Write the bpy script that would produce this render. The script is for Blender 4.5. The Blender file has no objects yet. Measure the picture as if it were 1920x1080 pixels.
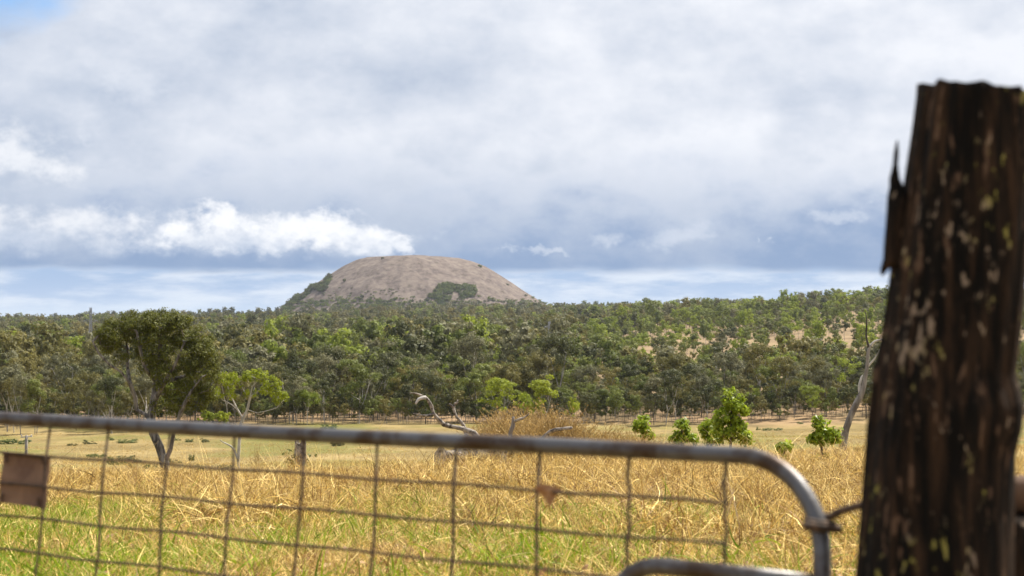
import bpy, bmesh, math, random
import numpy as np
from mathutils import Vector, noise as mnoise

rnd = random.Random(7)
R = np.random.default_rng(11)
sc = bpy.context.scene
COL = sc.collection

# ------------------------------------------------------------------ camera
FPX = 3583.0          # focal length in photo pixels (1920 wide)
EYE = 1.42
HAZE = 2.3e-5
cam_d = bpy.data.cameras.new('camera')
cam = bpy.data.objects.new('camera', cam_d)
COL.objects.link(cam)
cam_d.sensor_width = 36.0
cam_d.lens = 36.0 * FPX / 1920.0
cam.location = (0, 0, EYE)
cam.rotation_euler = (math.radians(90) + math.atan(48 / FPX), 0, 0)
cam_d.clip_start = 0.1
cam_d.clip_end = 60000
cam_d.dof.use_dof = True
cam_d.dof.focus_distance = 34.0
cam_d.dof.aperture_fstop = 5.6
sc.camera = cam
sc.render.resolution_x = 1024
sc.render.resolution_y = 576
sc.view_settings.view_transform = 'Standard'
sc.view_settings.look = 'None'
sc.view_settings.gamma = 1.0
sc.view_settings.exposure = 0.8
sc.cycles.max_bounces = 4
sc.cycles.diffuse_bounces = 2
sc.cycles.transmission_bounces = 2
sc.cycles.glossy_bounces = 2

SUN_AZ, SUN_EL = math.radians(48), math.radians(56)
SUN = Vector((math.sin(SUN_AZ) * math.cos(SUN_EL), math.cos(SUN_AZ) * math.cos(SUN_EL), math.sin(SUN_EL)))


# ------------------------------------------------------------------ node helper
class NT:
    def __init__(self, tree):
        self.t = tree

    def n(self, typ, **kw):
        nd = self.t.nodes.new(typ)
        for k, v in kw.items():
            setattr(nd, k, v)
        return nd

    def put(self, sock, v):
        if hasattr(v, 'is_linked') or isinstance(v, bpy.types.NodeSocket):
            self.t.links.new(v, sock)
        else:
            sock.default_value = v

    def m(self, op, a, b=0.0, c=0.0, clamp=False):
        nd = self.n('ShaderNodeMath', operation=op, use_clamp=clamp)
        for i, v in enumerate((a, b, c)):
            if i < len(nd.inputs):
                self.put(nd.inputs[i], v)
        return nd.outputs[0]

    def add(self, a, b): return self.m('ADD', a, b)
    def sub(self, a, b): return self.m('SUBTRACT', a, b)
    def mul(self, a, b): return self.m('MULTIPLY', a, b)

    def ramp(self, v, lo, hi, a=0.0, b=1.0, smooth=True):
        nd = self.n('ShaderNodeMapRange')
        nd.interpolation_type = 'SMOOTHSTEP' if smooth else 'LINEAR'
        self.put(nd.inputs['Value'], v)
        nd.inputs['From Min'].default_value = lo
        nd.inputs['From Max'].default_value = hi
        nd.inputs['To Min'].default_value = a
        nd.inputs['To Max'].default_value = b
        return nd.outputs['Result']

    def mix(self, f, a, b):
        nd = self.n('ShaderNodeMix', data_type='RGBA')
        self.put(nd.inputs[0], f)
        for i, v in ((6, a), (7, b)):
            if isinstance(v, tuple):
                v = (v[0], v[1], v[2], 1.0)
            self.put(nd.inputs[i], v)
        return nd.outputs[2]

    def vmul(self, v, xyz):
        nd = self.n('ShaderNodeVectorMath', operation='MULTIPLY')
        self.put(nd.inputs[0], v)
        nd.inputs[1].default_value = xyz
        return nd.outputs[0]

    def noise(self, vec, scale, detail=4.0, rough=0.55, dist=0.0):
        nd = self.n('ShaderNodeTexNoise')
        if vec is not None:
            self.put(nd.inputs['Vector'], vec)
        nd.inputs['Scale'].default_value = scale
        nd.inputs['Detail'].default_value = detail
        nd.inputs['Roughness'].default_value = rough
        nd.inputs['Distortion'].default_value = dist
        return nd.outputs['Fac']


# ------------------------------------------------------------------ world / sky
world = bpy.data.worlds.new('World')
sc.world = world
world.use_nodes = True
wt = NT(world.node_tree)
world.node_tree.nodes.clear()
w_out = wt.n('ShaderNodeOutputWorld')
w_bg = wt.n('ShaderNodeBackground')
w_bg.inputs['Strength'].default_value = 0.071
world.cycles.sampling_method = 'MANUAL'
world.cycles.sample_map_resolution = 512
world.node_tree.links.new(w_bg.outputs[0], w_out.inputs['Surface'])
sky = wt.n('ShaderNodeTexSky', sky_type='NISHITA')
sky.sun_disc = False
sky.sun_elevation = SUN_EL
sky.sun_rotation = SUN_AZ
tc = wt.n('ShaderNodeTexCoord')
d = tc.outputs['Generated']
sep = wt.n('ShaderNodeSeparateXYZ')
world.node_tree.links.new(d, sep.inputs[0])
dx, dy, dz = sep.outputs
azd = wt.mul(wt.m('ARCTAN2', dx, dy), 180 / math.pi)
azw = wt.m('WRAP', azd, 26.0, -22.0)          # cloud banks recur round the horizon
eld = wt.mul(wt.m('ARCSINE', dz), 180 / math.pi)
nA = wt.noise(wt.vmul(d, (1, 1, 2.0)), 9.0, 5, 0.52)
nB = wt.noise(wt.vmul(d, (1, 1, 1.6)), 26.0, 6, 0.58)
nC = wt.noise(wt.vmul(d, (1, 1, 5.5)), 20.0, 6, 0.6)
nD = wt.noise(wt.vmul(d, (1, 1, 1.3)), 70.0, 6, 0.6)
sdot = wt.n('ShaderNodeVectorMath', operation='DOT_PRODUCT')
world.node_tree.links.new(d, sdot.inputs[0])
sdot.inputs[1].default_value = SUN
glow = wt.ramp(sdot.outputs['Value'], 0.25, 0.75)
# upper deck
t = wt.add(wt.mul(wt.sub(nA, 0.5), 1.9), wt.add(wt.mul(wt.sub(nB, 0.5), 1.25), wt.mul(wt.sub(nD, 0.5), 0.35)))
t = wt.add(t, wt.add(0.28, wt.mul(glow, 0.62)))
t = wt.m('MAXIMUM', wt.m('MINIMUM', t, 1.0), 0.0)
deck = wt.mix(t, (0.42, 0.48, 0.59), (0.74, 0.76, 0.81))
# darker blue-grey underside towards the horizon
und = wt.ramp(wt.add(eld, wt.add(wt.mul(wt.sub(nA, 0.5), -5.5), wt.mul(wt.sub(nB, 0.5), -3.6))), 1.3, 4.3, 1.0, 0.0)
deck = wt.mix(wt.mul(und, 0.92), deck, (0.16, 0.26, 0.445))
# blue gaps
blob = wt.add(wt.m('POWER', wt.m('DIVIDE', wt.add(azw, 15.6), 2.4), 2.0), wt.m('POWER', wt.m('DIVIDE', wt.sub(eld, 9.6), 1.5), 2.0))
gap = wt.ramp(wt.add(wt.sub(1.7, blob), wt.mul(wt.sub(nB, 0.5), 2.4)), 0.0, 1.9)
gap2 = wt.ramp(wt.add(nA, wt.mul(wt.sub(nB, 0.5), 0.35)), 0.30, 0.20)
skyc = wt.mix(1.0, (0, 0, 0), sky.outputs[0])
blue = wt.mix(0.6, wt.vmul(sky.outputs[0], (0.1, 0.1, 0.1)), (0.19, 0.46, 0.93))
deck = wt.mix(wt.m('MAXIMUM', gap, wt.mul(gap2, 0.7)), deck, blue)
# low strips under the deck
strip = wt.mix(wt.ramp(nC, 0.34, 0.66), (0.30, 0.42, 0.62), (0.61, 0.67, 0.76))
strip = wt.mix(wt.ramp(eld, 0.7, -0.3), strip, (0.51, 0.61, 0.745))
sm = wt.ramp(wt.add(eld, wt.add(wt.mul(wt.sub(nC, 0.5), 0.5), wt.mul(wt.sub(nA, 0.5), 0.7))), 1.12, 1.42)
col = wt.mix(sm, strip, deck)


def ncol(scale, detail, stretch):
    nd = wt.n('ShaderNodeTexNoise')
    wt.put(nd.inputs['Vector'], wt.vmul(d, stretch))
    nd.inputs['Scale'].default_value = scale
    nd.inputs['Detail'].default_value = detail
    nd.inputs['Roughness'].default_value = 0.62
    sp_ = wt.n('ShaderNodeSeparateColor')
    wt.put(sp_.inputs[0], nd.outputs['Color'])
    return sp_.outputs


w1 = ncol(34.0, 6.0, (1, 1, 1.4))
azq = wt.add(azw, wt.mul(wt.sub(w1[0], 0.5), 4.6))
elq = wt.add(eld, wt.mul(wt.sub(w1[1], 0.5), 2.0))


def blobs(lst, amp, nz, soft):
    best = None
    for (a, e, ra, re) in lst:
        q = wt.add(wt.m('POWER', wt.m('DIVIDE', wt.sub(azq, a), ra), 2.0),
                   wt.m('POWER', wt.m('DIVIDE', wt.sub(elq, e), re), 2.0))
        f = wt.sub(1.0, wt.m('SQRT', q))
        best = f if best is None else wt.m('MAXIMUM', best, f)
    nz2 = wt.add(wt.mul(wt.sub(nB, 0.5), amp), wt.mul(wt.sub(nD, 0.5), nz))
    return best, wt.ramp(wt.add(best, nz2), 0.0, soft)


def A(px): return math.degrees(math.atan((px - 960) / FPX))
def E(py): return math.degrees(math.atan((588 - py) / FPX))


# broad pale bank with bright cumulus heads
def bl(px, py, rx, ry): return (A(px), E(py), rx / 62.5, ry / 62.5)


_, bank = blobs([bl(60, 445, 300, 62), bl(380, 440, 330, 58), bl(620, 445, 190, 50), bl(40, 300, 120, 70)], 1.7, 1.0, 0.9)
flat = wt.ramp(wt.add(eld, wt.add(wt.mul(wt.sub(nB, 0.5), 0.55), wt.mul(wt.sub(nC, 0.5), 0.3))), 1.50, 1.78)
bankc = wt.mix(wt.ramp(wt.add(eld, wt.mul(wt.sub(nB, 0.5), 3.2)), 1.6, 2.7), (0.48, 0.54, 0.65), (0.76, 0.775, 0.81))
col = wt.mix(wt.mul(wt.mul(bank, flat), 0.9), col, bankc)
bf, cum = blobs([bl(390, 420, 70, 44), bl(455, 448, 85, 42), bl(545, 440, 75, 44), bl(640, 432, 62, 50),
                 bl(705, 452, 50, 40), bl(735, 462, 32, 22), bl(330, 440, 90, 32)], 1.3, 1.5, 0.75)
cumc = wt.mix(wt.ramp(wt.add(wt.add(eld, wt.mul(wt.sub(nD, 0.5), 2.6)), wt.mul(wt.sub(nB, 0.5), 3.4)), 1.5, 2.9), (0.50, 0.56, 0.67), (0.86, 0.865, 0.88))
col = wt.mix(wt.mul(wt.mul(cum, flat), 0.8), col, cumc)
_, wisp = blobs([bl(20, 300, 75, 60), bl(165, 258, 45, 30), bl(240, 170, 110, 45), bl(1580, 402, 70, 20), bl(1440, 436, 26, 9), bl(1015, 474, 40, 10), bl(1270, 440, 80, 40), bl(1140, 455, 70, 24)], 1.7, 1.3, 1.0)
col = wt.mix(wt.mul(wisp, 0.42), col, (0.70, 0.73, 0.79))
colx = wt.vmul(col, (10, 10, 10))
fin = wt.mix(wt.ramp(eld, -3.0, -1.0), (2.0, 1.9, 1.5), colx)
world.node_tree.links.new(fin, w_bg.inputs['Color'])

sun_d = bpy.data.lights.new('sun', 'SUN')
sun_d.energy = 5.0
sun_d.angle = math.radians(0.53)
sun_d.color = (1.0, 0.94, 0.84)
sun_o = bpy.data.objects.new('sun', sun_d)
COL.objects.link(sun_o)
sun_o.rotation_euler = (-SUN).to_track_quat('-Z', 'Y').to_euler()
sun_o.location = (0, 0, 50)

# ------------------------------------------------------------------ terrain height
TZ = np.array([0, 6, 11, 16, 28, 38, 60, 80, 100, 140, 200, 300, 450, 600, 800, 1000, 1300, 1600, 2000, 2800, 3600, 4600, 7000, 14000, 40000.])
TD = {
    -.27: [1.42, 1.42, 1.54, 1.92, 2.72, 3.6, 5.8, 7.4, 9.2, 12.1, 15.8, 21, 27, 30, 32, 33, 33.5, 33.5, 33, 31, 26, 34, 70, 120, 200],
    -.17: [1.42, 1.42, 1.54, 1.92, 2.72, 3.55, 5.7, 7.5, 9.2, 12.0, 15.7, 20.8, 26.8, 29.6, 31.5, 32.4, 32.5, 31.5, 30, 25, 18, 24, 70, 120, 200],
    0.0:  [1.42, 1.42, 1.53, 1.87, 2.6, 3.32, 5.3, 6.8, 8.7, 11.8, 15.2, 20.3, 26, 28.5, 30.3, 31, 30.5, 28, 23.5, 14, 4, 12, 70, 120, 200],
    0.10: [1.42, 1.42, 1.52, 1.86, 2.57, 3.38, 5.1, 6.6, 8.0, 11, 14.6, 19.6, 25.5, 27.5, 26.0, 23, 19.5, 16, 10, 6, 3, 12, 70, 120, 200],
    0.20: [1.42, 1.42, 1.52, 1.84, 2.55, 3.4, 4.8, 6.05, 7.2, 10.3, 14, 19, 25, 26.5, 23.0, 18, 11, 3.5, -5, -2, 2, 12, 70, 120, 200],
}
UK = sorted(TD)


def ground(x, y):
    """terrain height (numpy)"""
    x = np.asarray(x, float)
    y = np.asarray(y, float)
    yy = np.maximum(y, 0.0)
    rad = np.sqrt(yy * yy + np.where(y < 0, 0, 0))
    u = np.clip(x / np.maximum(yy, 12.0), -.27, .20)
    lg = np.log(rad + 8.0)
    lt = np.log(TZ + 8.0)
    vals = [np.interp(lg, lt, np.array(TD[k])) for k in UK]
    out = np.zeros_like(lg)
    for i in range(len(UK) - 1):
        a, b = UK[i], UK[i + 1]
        s = np.clip((u - a) / (b - a), 0, 1)
        s = s * s * (3 - 2 * s)
        m = (u >= a) & (u <= b)
        out = np.where(m, vals[i] * (1 - s) + vals[i + 1] * s, out)
    h = EYE - out
    amp = np.clip((rad - 8) / 400.0, 0, 1.0)
    h = h + amp * 1.3 * (np.sin(x * .011 + 1.3) * np.cos(y * .009) + .5 * np.sin(x * .031 + y * .022))
    h = h + 0.035 * np.sin(x * 1.1 + .4 * y) * np.sin(y * .9) * np.clip((rad - 6) / 6, 0, 1)
    return h


def G(x, y): return float(ground(np.array([x]), np.array([y]))[0])
def W(px, py, Z): return Vector(((px - 960) / FPX * Z, Z, EYE + (588 - py) / FPX * Z))


# ------------------------------------------------------------------ materials
MATS = {}


def mat(name):
    m = bpy.data.materials.new(name)
    m.use_nodes = True
    nt = NT(m.node_tree)
    b = m.node_tree.nodes['Principled BSDF']
    out = m.node_tree.nodes['Material Output']
    MATS[name] = m
    return m, nt, b, out


def leaf_mat(name, c1, c2, var=0.35, trans=0.45, attr=False, gloss=0.6):
    m, nt, b, out = mat(name)
    oi = nt.n('ShaderNodeObjectInfo')
    geo = nt.n('ShaderNodeNewGeometry')
    tcn = nt.n('ShaderNodeTexCoord')
    nz = nt.noise(tcn.outputs['Object'], 0.9, 2)
    f = nt.add(nt.mul(oi.outputs['Random'], 0.55), nt.mul(geo.outputs['Random Per Island'], 0.35))
    f = nt.add(f, nt.mul(nt.sub(nz, 0.5), 0.9))
    c = nt.mix(nt.m('MAXIMUM', nt.m('MINIMUM', f, 1), 0), c1, c2)
    br = nt.add(1 - var * 0.5, nt.mul(geo.outputs['Random Per Island'], var))
    hs = nt.n('ShaderNodeHueSaturation')
    nt.put(hs.inputs['Color'], c)
    nt.put(hs.inputs['Value'], br)
    nt.put(b.inputs['Base Color'], hs.outputs[0])
    b.inputs['Roughness'].default_value = gloss
    b.inputs['Specular IOR Level'].default_value = 0.25
    tr = nt.n('ShaderNodeBsdfTranslucent')
    nt.put(tr.inputs['Color'], hs.outputs[0])
    mx = nt.n('ShaderNodeMixShader')
    mx.inputs[0].default_value = trans
    nt.t.links.new(b.outputs[0], mx.inputs[1])
    nt.t.links.new(tr.outputs[0], mx.inputs[2])
    nt.t.links.new(mx.outputs[0], out.inputs['Surface'])
    return m


def noisy_mat(name, c1, c2, scale=5.0, rough=0.85, stretch=(1, 1, 1), lo=0.35, hi=0.65, bump=0.0, metallic=0.0, detail=5):
    m, nt, b, out = mat(name)
    tcn = nt.n('ShaderNodeTexCoord')
    v = nt.vmul(tcn.outputs['Object'], stretch)
    nz = nt.noise(v, scale, detail, 0.6)
    c = nt.mix(nt.ramp(nz, lo, hi), c1, c2)
    nt.put(b.inputs['Base Color'], c)
    b.inputs['Roughness'].default_value = rough
    b.inputs['Metallic'].default_value = metallic
    if bump:
        bp = nt.n('ShaderNodeBump')
        bp.inputs['Strength'].default_value = bump
        bp.inputs['Distance'].default_value = 0.02
        nt.put(bp.inputs['Height'], nt.noise(v, scale * 2.2, 6, 0.65))
        nt.t.links.new(bp.outputs[0], b.inputs['Normal'])
    return m


leaf_mat('gum_olive', (0.115, 0.112, 0.03), (0.245, 0.205, 0.055), 0.5, 0.35)
leaf_mat('gum_dark', (0.058, 0.068, 0.024), (0.13, 0.13, 0.042), 0.5, 0.35)
leaf_mat('gum_mid', (0.11, 0.14, 0.03), (0.215, 0.235, 0.05), 0.5, 0.4)
leaf_mat('gum_grey', (0.125, 0.125, 0.06), (0.235, 0.22, 0.11), 0.5, 0.35)
leaf_mat('gum_bright', (0.17, 0.22, 0.026), (0.31, 0.35, 0.05), 0.5, 0.5)
leaf_mat('paddock_leaf', (0.045, 0.06, 0.010), (0.15, 0.155, 0.024), 0.6, 0.35)
leaf_mat('lime_leaf', (0.21, 0.26, 0.014), (0.34, 0.37, 0.027), 0.5, 0.5)
leaf_mat('sapling_leaf', (0.19, 0.28, 0.014), (0.36, 0.42, 0.035), 0.6, 0.5, gloss=0.4)
leaf_mat('scrub_leaf', (0.075, 0.11, 0.03), (0.16, 0.19, 0.05), 0.5, 0.35)
leaf_mat('straw', (0.47, 0.31, 0.068), (0.86, 0.65, 0.25), 1.3, 0.12)
leaf_mat('straw_brown', (0.15, 0.075, 0.022), (0.36, 0.21, 0.065), 0.8, 0.12)
leaf_mat('green_grass', (0.14, 0.25, 0.008), (0.30, 0.36, 0.022), 0.8, 0.3)
leaf_mat('weed_brown', (0.33, 0.21, 0.07), (0.62, 0.44, 0.17), 0.7, 0.35)
leaf_mat('dead_leaf_litter', (0.24, 0.12, 0.055), (0.46, 0.30, 0.17), 0.7, 0.2)
noisy_mat('bark_pale', (0.16, 0.14, 0.12), (0.40, 0.37, 0.33), 2.2, 0.85, (1, 1, 0.35))
noisy_mat('bark_grey', (0.045, 0.038, 0.034), (0.25, 0.22, 0.195), 5.0, 0.9, (1, 1, 0.12), 0.35, 0.65, 0.6)
noisy_mat('bark_dark', (0.035, 0.028, 0.022), (0.10, 0.085, 0.07), 3.0, 0.9, (1, 1, 0.3))
noisy_mat('bark_white', (0.30, 0.27, 0.235), (0.56, 0.52, 0.47), 2.0, 0.8, (1, 1, 0.4))
noisy_mat('dead_wood', (0.05, 0.038, 0.03), (0.36, 0.31, 0.255), 11.0, 0.85, (1, 1, 1), 0.35, 0.62, 0.5)
noisy_mat('rust_wire', (0.035, 0.022, 0.013), (0.11, 0.06, 0.03), 60, 0.8)
noisy_mat('galvanised', (0.06, 0.036, 0.022), (0.135, 0.13, 0.13), 9, 0.45, (1, 1, 1), 0.36, 0.56, 0.15, 0.55)
noisy_mat('rust_plate', (0.11, 0.05, 0.024), (0.23, 0.125, 0.065), 14, 0.75, (1, 1, 0.5), 0.3, 0.7, 0.2)
noisy_mat('pylon_steel', (0.30, 0.31, 0.32), (0.40, 0.41, 0.42), 0.3, 0.55, metallic=0.3)
noisy_mat('insulator', (0.10, 0.09, 0.09), (0.16, 0.14, 0.13), 2, 0.3)
noisy_mat('brown_timber', (0.06, 0.035, 0.02), (0.22, 0.13, 0.08), 9, 0.9, (0.15, 1, 1))
noisy_mat('curled_leaf', (0.30, 0.13, 0.045), (0.42, 0.24, 0.12), 40, 0.7)
noisy_mat('trunk_grey', (0.10, 0.082, 0.068), (0.27, 0.24, 0.21), 5, 0.9, (1, 1, 0.25), 0.35, 0.65, 0.5)
noisy_mat('grey_timber', (0.16, 0.14, 0.12), (0.33, 0.30, 0.27), 6, 0.9, (1, 1, 0.15))

# old post timber: near-black weathered wood with lichen flecks
m, nt, b, out = mat('post_wood')
tcn = nt.n('ShaderNodeTexCoord')
ob = tcn.outputs['Object']
streak = nt.noise(nt.vmul(ob, (1, 1, 0.12)), 38, 6, 0.65)
base = nt.mix(nt.ramp(streak, 0.42, 0.72), (0.005, 0.004, 0.003), (0.055, 0.030, 0.016))
sp1 = nt.noise(nt.vmul(ob, (1, 1, 0.5)), 60, 4, 0.55)
sp2 = nt.noise(nt.vmul(ob, (1, 1, 0.4)), 9, 3, 0.5)
lich = nt.ramp(nt.add(sp1, nt.mul(nt.sub(sp2, 0.5), 0.75)), 0.625, 0.72)
lc = nt.mix(nt.ramp(nt.noise(ob, 7, 2), 0.42, 0.56), (0.32, 0.24, 0.17), (0.34, 0.30, 0.075))
base = nt.mix(nt.mul(lich, 0.8), base, lc)
sp3 = nt.ramp(nt.noise(nt.vmul(ob, (1, 1, 0.3)), 55, 3, 0.5), 0.60, 0.68)
base = nt.mix(nt.mul(sp3, 0.5), base, (0.20, 0.12, 0.075))
nt.put(b.inputs['Base Color'], base)
b.inputs['Roughness'].default_value = 0.9
b.inputs['Specular IOR Level'].default_value = 0.15
bp = nt.n('ShaderNodeBump')
bp.inputs['Strength'].default_value = 0.9
bp.inputs['Distance'].default_value = 0.01
nt.put(bp.inputs['Height'], streak)
nt.t.links.new(bp.outputs[0], b.inputs['Normal'])

# ground
m, nt, b, out = mat('ground_soil')
geo = nt.n('ShaderNodeNewGeometry')
pos = geo.outputs['Position']
sp = nt.n('ShaderNodeSeparateXYZ')
nt.t.links.new(pos, sp.inputs[0])
gx, gy, gz = sp.outputs
n_big = nt.noise(pos, 0.012, 4)
n_mid = nt.noise(nt.vmul(pos, (1, 0.45, 1)), 0.06, 5)
n_sm = nt.noise(pos, 0.8, 6, 0.65)
n_fine = nt.noise(pos, 6.0, 5, 0.65)
# near verge: soil, straw litter, green
near = nt.mix(nt.ramp(n_fine, 0.38, 0.64), (0.11, 0.068, 0.032), (0.28, 0.18, 0.075))
near = nt.mix(nt.ramp(n_sm, 0.50, 0.62), near, (0.20, 0.22, 0.035))
near = nt.mix(nt.ramp(nt.noise(pos, 0.55, 4), 0.42, 0.36), near, (0.42, 0.27, 0.21))
# paddock
pad = nt.mix(nt.ramp(n_mid, 0.36, 0.64), (0.17, 0.125, 0.046), (0.29, 0.215, 0.09))
pad = nt.mix(nt.ramp(nt.noise(nt.vmul(pos, (1, 0.5, 1)), 0.035, 4), 0.44, 0.62), pad, (0.14, 0.135, 0.032))
pad = nt.mix(nt.mul(nt.ramp(nt.noise(nt.vmul(pos, (1, 0.4, 1)), 0.25, 6, 0.7), 0.46, 0.66), 0.65), pad, (0.13, 0.095, 0.035))
pad = nt.mix(nt.mul(nt.ramp(n_sm, 0.45, 0.7), 0.4), pad, (0.32, 0.24, 0.105))
# forest floor / dry pasture slope
flo = nt.mix(nt.ramp(n_mid, 0.4, 0.6), (0.16, 0.115, 0.06), (0.30, 0.20, 0.11))
slope_n = nt.noise(pos, 0.11, 5, 0.7)
slope = nt.mix(nt.ramp(n_mid, 0.35, 0.65), (0.19, 0.130, 0.075), (0.29, 0.205, 0.115))
slope = nt.mix(nt.mul(nt.ramp(slope_n, 0.46, 0.68), 0.6), slope, (0.15, 0.13, 0.06))
uu = nt.m('DIVIDE', gx, nt.m('MAXIMUM', gy, 1.0))
smask = nt.mul(nt.ramp(nt.add(uu, nt.mul(nt.sub(n_big, .5), .05)), 0.0, 0.05), nt.ramp(gy, 620, 720))
far = nt.mix(smask, flo, slope)
c = nt.mix(nt.ramp(gy, 40, 75), near, pad)
c = nt.mix(nt.ramp(nt.add(gy, nt.mul(nt.sub(n_big, .5), 90)), 445, 490), c, far)
nt.put(b.inputs['Base Color'], c)
b.inputs['Roughness'].default_value = 0.95
b.inputs['Specular IOR Level'].default_value = 0.1
bp = nt.n('ShaderNodeBump')
bp.inputs['Strength'].default_value = 0.7
bp.inputs['Distance'].default_value = 0.08
nt.put(bp.inputs['Height'], n_fine)
nt.t.links.new(bp.outputs[0], b.inputs['Normal'])

# hill
m, nt, b, out = mat('hill_grass')
geo = nt.n('ShaderNodeNewGeometry')
pos = geo.outputs['Position']
h1 = nt.noise(nt.vmul(pos, (1, 1, 1.4)), 0.028, 6, 0.62)
h2 = nt.noise(nt.vmul(pos, (1, 1, 0.5)), 0.085, 7, 0.75)
c = nt.mix(nt.ramp(h1, 0.34, 0.66), (0.092, 0.070, 0.064), (0.163, 0.129, 0.108))
c = nt.mix(nt.mul(nt.ramp(h2, 0.46, 0.64), 0.8), c, (0.212, 0.174, 0.142))
c = nt.mix(nt.mul(nt.ramp(h2, 0.46, 0.36), 0.9), c, (0.07, 0.055, 0.04))
nt.put(b.inputs['Base Color'], c)
b.inputs['Roughness'].default_value = 0.95
b.inputs['Specular IOR Level'].default_value = 0.1


# ------------------------------------------------------------------ mesh helpers
def mesh_np(name, verts, faces, mats, mat_idx=None, smooth=False):
    me = bpy.data.meshes.new(name)
    verts = np.asarray(verts, dtype=np.float32)
    if isinstance(faces, np.ndarray):
        nv = faces.shape[1]
        me.vertices.add(len(verts))
        me.vertices.foreach_set('co', verts.ravel())
        me.loops.add(faces.size)
        me.loops.foreach_set('vertex_index', faces.astype(np.int32).ravel())
        me.polygons.add(len(faces))
        me.polygons.foreach_set('loop_start', np.arange(0, faces.size, nv, dtype=np.int32))
        me.polygons.foreach_set('loop_total', np.full(len(faces), nv, dtype=np.int32))
        me.update(calc_edges=True)
    else:
        me.from_pydata(verts.tolist(), [], [list(f) for f in faces])
    for mm in mats:
        me.materials.append(MATS[mm])
    if mat_idx is not None:
        me.polygons.foreach_set('material_index', np.asarray(mat_idx, dtype=np.int32))
    if smooth:
        me.polygons.foreach_set('use_smooth', np.ones(len(me.polygons), dtype=bool))
    me.update()
    return me


def link(name, me, parent=None, loc=None):
    o = bpy.data.objects.new(name, me)
    COL.objects.link(o)
    if parent is not None:
        o.parent = parent
    if loc is not None:
        o.location = loc
    return o


def tag(o, label=None, cat=None, group=None, kind=None):
    if label: o['label'] = label
    if cat: o['category'] = cat
    if group: o['group'] = group
    if kind: o['kind'] = kind
    return o


def empty(name, loc, label, cat, group=None):
    o = bpy.data.objects.new(name, None)
    o.empty_display_size = 0.2
    COL.objects.link(o)
    o.location = loc
    return tag(o, label, cat, group)


def sweep(pts, rad, sides=10, caps=True, rough=0.0, seed=0):
    """smooth tube along points -> verts, faces(list)"""
    P = [Vector(p) for p in pts]
    n = len(P)
    r = rad if hasattr(rad, '__len__') else [rad] * n
    V, F = [], []
    prev = None
    rr = random.Random(seed)
    for i in range(n):
        tdir = (P[min(i + 1, n - 1)] - P[max(i - 1, 0)]).normalized()
        if prev is None:
            a = tdir.orthogonal().normalized()
        else:
            a = (prev - tdir * prev.dot(tdir)).normalized()
        prev = a
        b2 = tdir.cross(a)
        for k in range(sides):
            th = 2 * math.pi * k / sides
            q = r[i] * (1 + rough * (rr.random() - .5))
            V.append(P[i] + (a * math.cos(th) + b2 * math.sin(th)) * q)
    for i in range(n - 1):
        for k in range(sides):
            k2 = (k + 1) % sides
            F.append((i * sides + k, i * sides + k2, (i + 1) * sides + k2, (i + 1) * sides + k))
    if caps:
        F.append(tuple(range(sides - 1, -1, -1)))
        F.append(tuple((n - 1) * sides + k for k in range(sides)))
    return V, F


def smooth_path(pts, sub=4):
    """Catmull-Rom through points; pts may carry radius as 4th value"""
    P = [np.array(p, float) for p in pts]
    out = []
    for i in range(len(P) - 1):
        p0, p1, p2, p3 = P[max(i - 1, 0)], P[i], P[i + 1], P[min(i + 2, len(P) - 1)]
        for j in range(sub):
            t = j / sub
            out.append(.5 * ((2 * p1) + (-p0 + p2) * t + (2 * p0 - 5 * p1 + 4 * p2 - p3) * t * t + (-p0 + 3 * p1 - 3 * p2 + p3) * t ** 3))
    out.append(P[-1])
    return out


def join(parts):
    V, F = [], []
    for v, f in parts:
        o = len(V)
        V += [tuple(p) for p in v]
        F += [tuple(i + o for i in q) for q in f]
    return V, F


def tube_obj(name, pts, rad, matname, parent=None, sides=10, sub=0, rough=0.0, seed=0):
    if sub:
        r = rad if hasattr(rad, '__len__') else [rad] * len(pts)
        q = smooth_path([tuple(p) + (x,) for p, x in zip(pts, r)], sub)
        pts = [p[:3] for p in q]
        rad = [float(p[3]) for p in q]
    V, F = sweep(pts, rad, sides, True, rough, seed)
    return link(name, mesh_np(name, [tuple(v) for v in V], F, [matname], smooth=True), parent)


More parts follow.
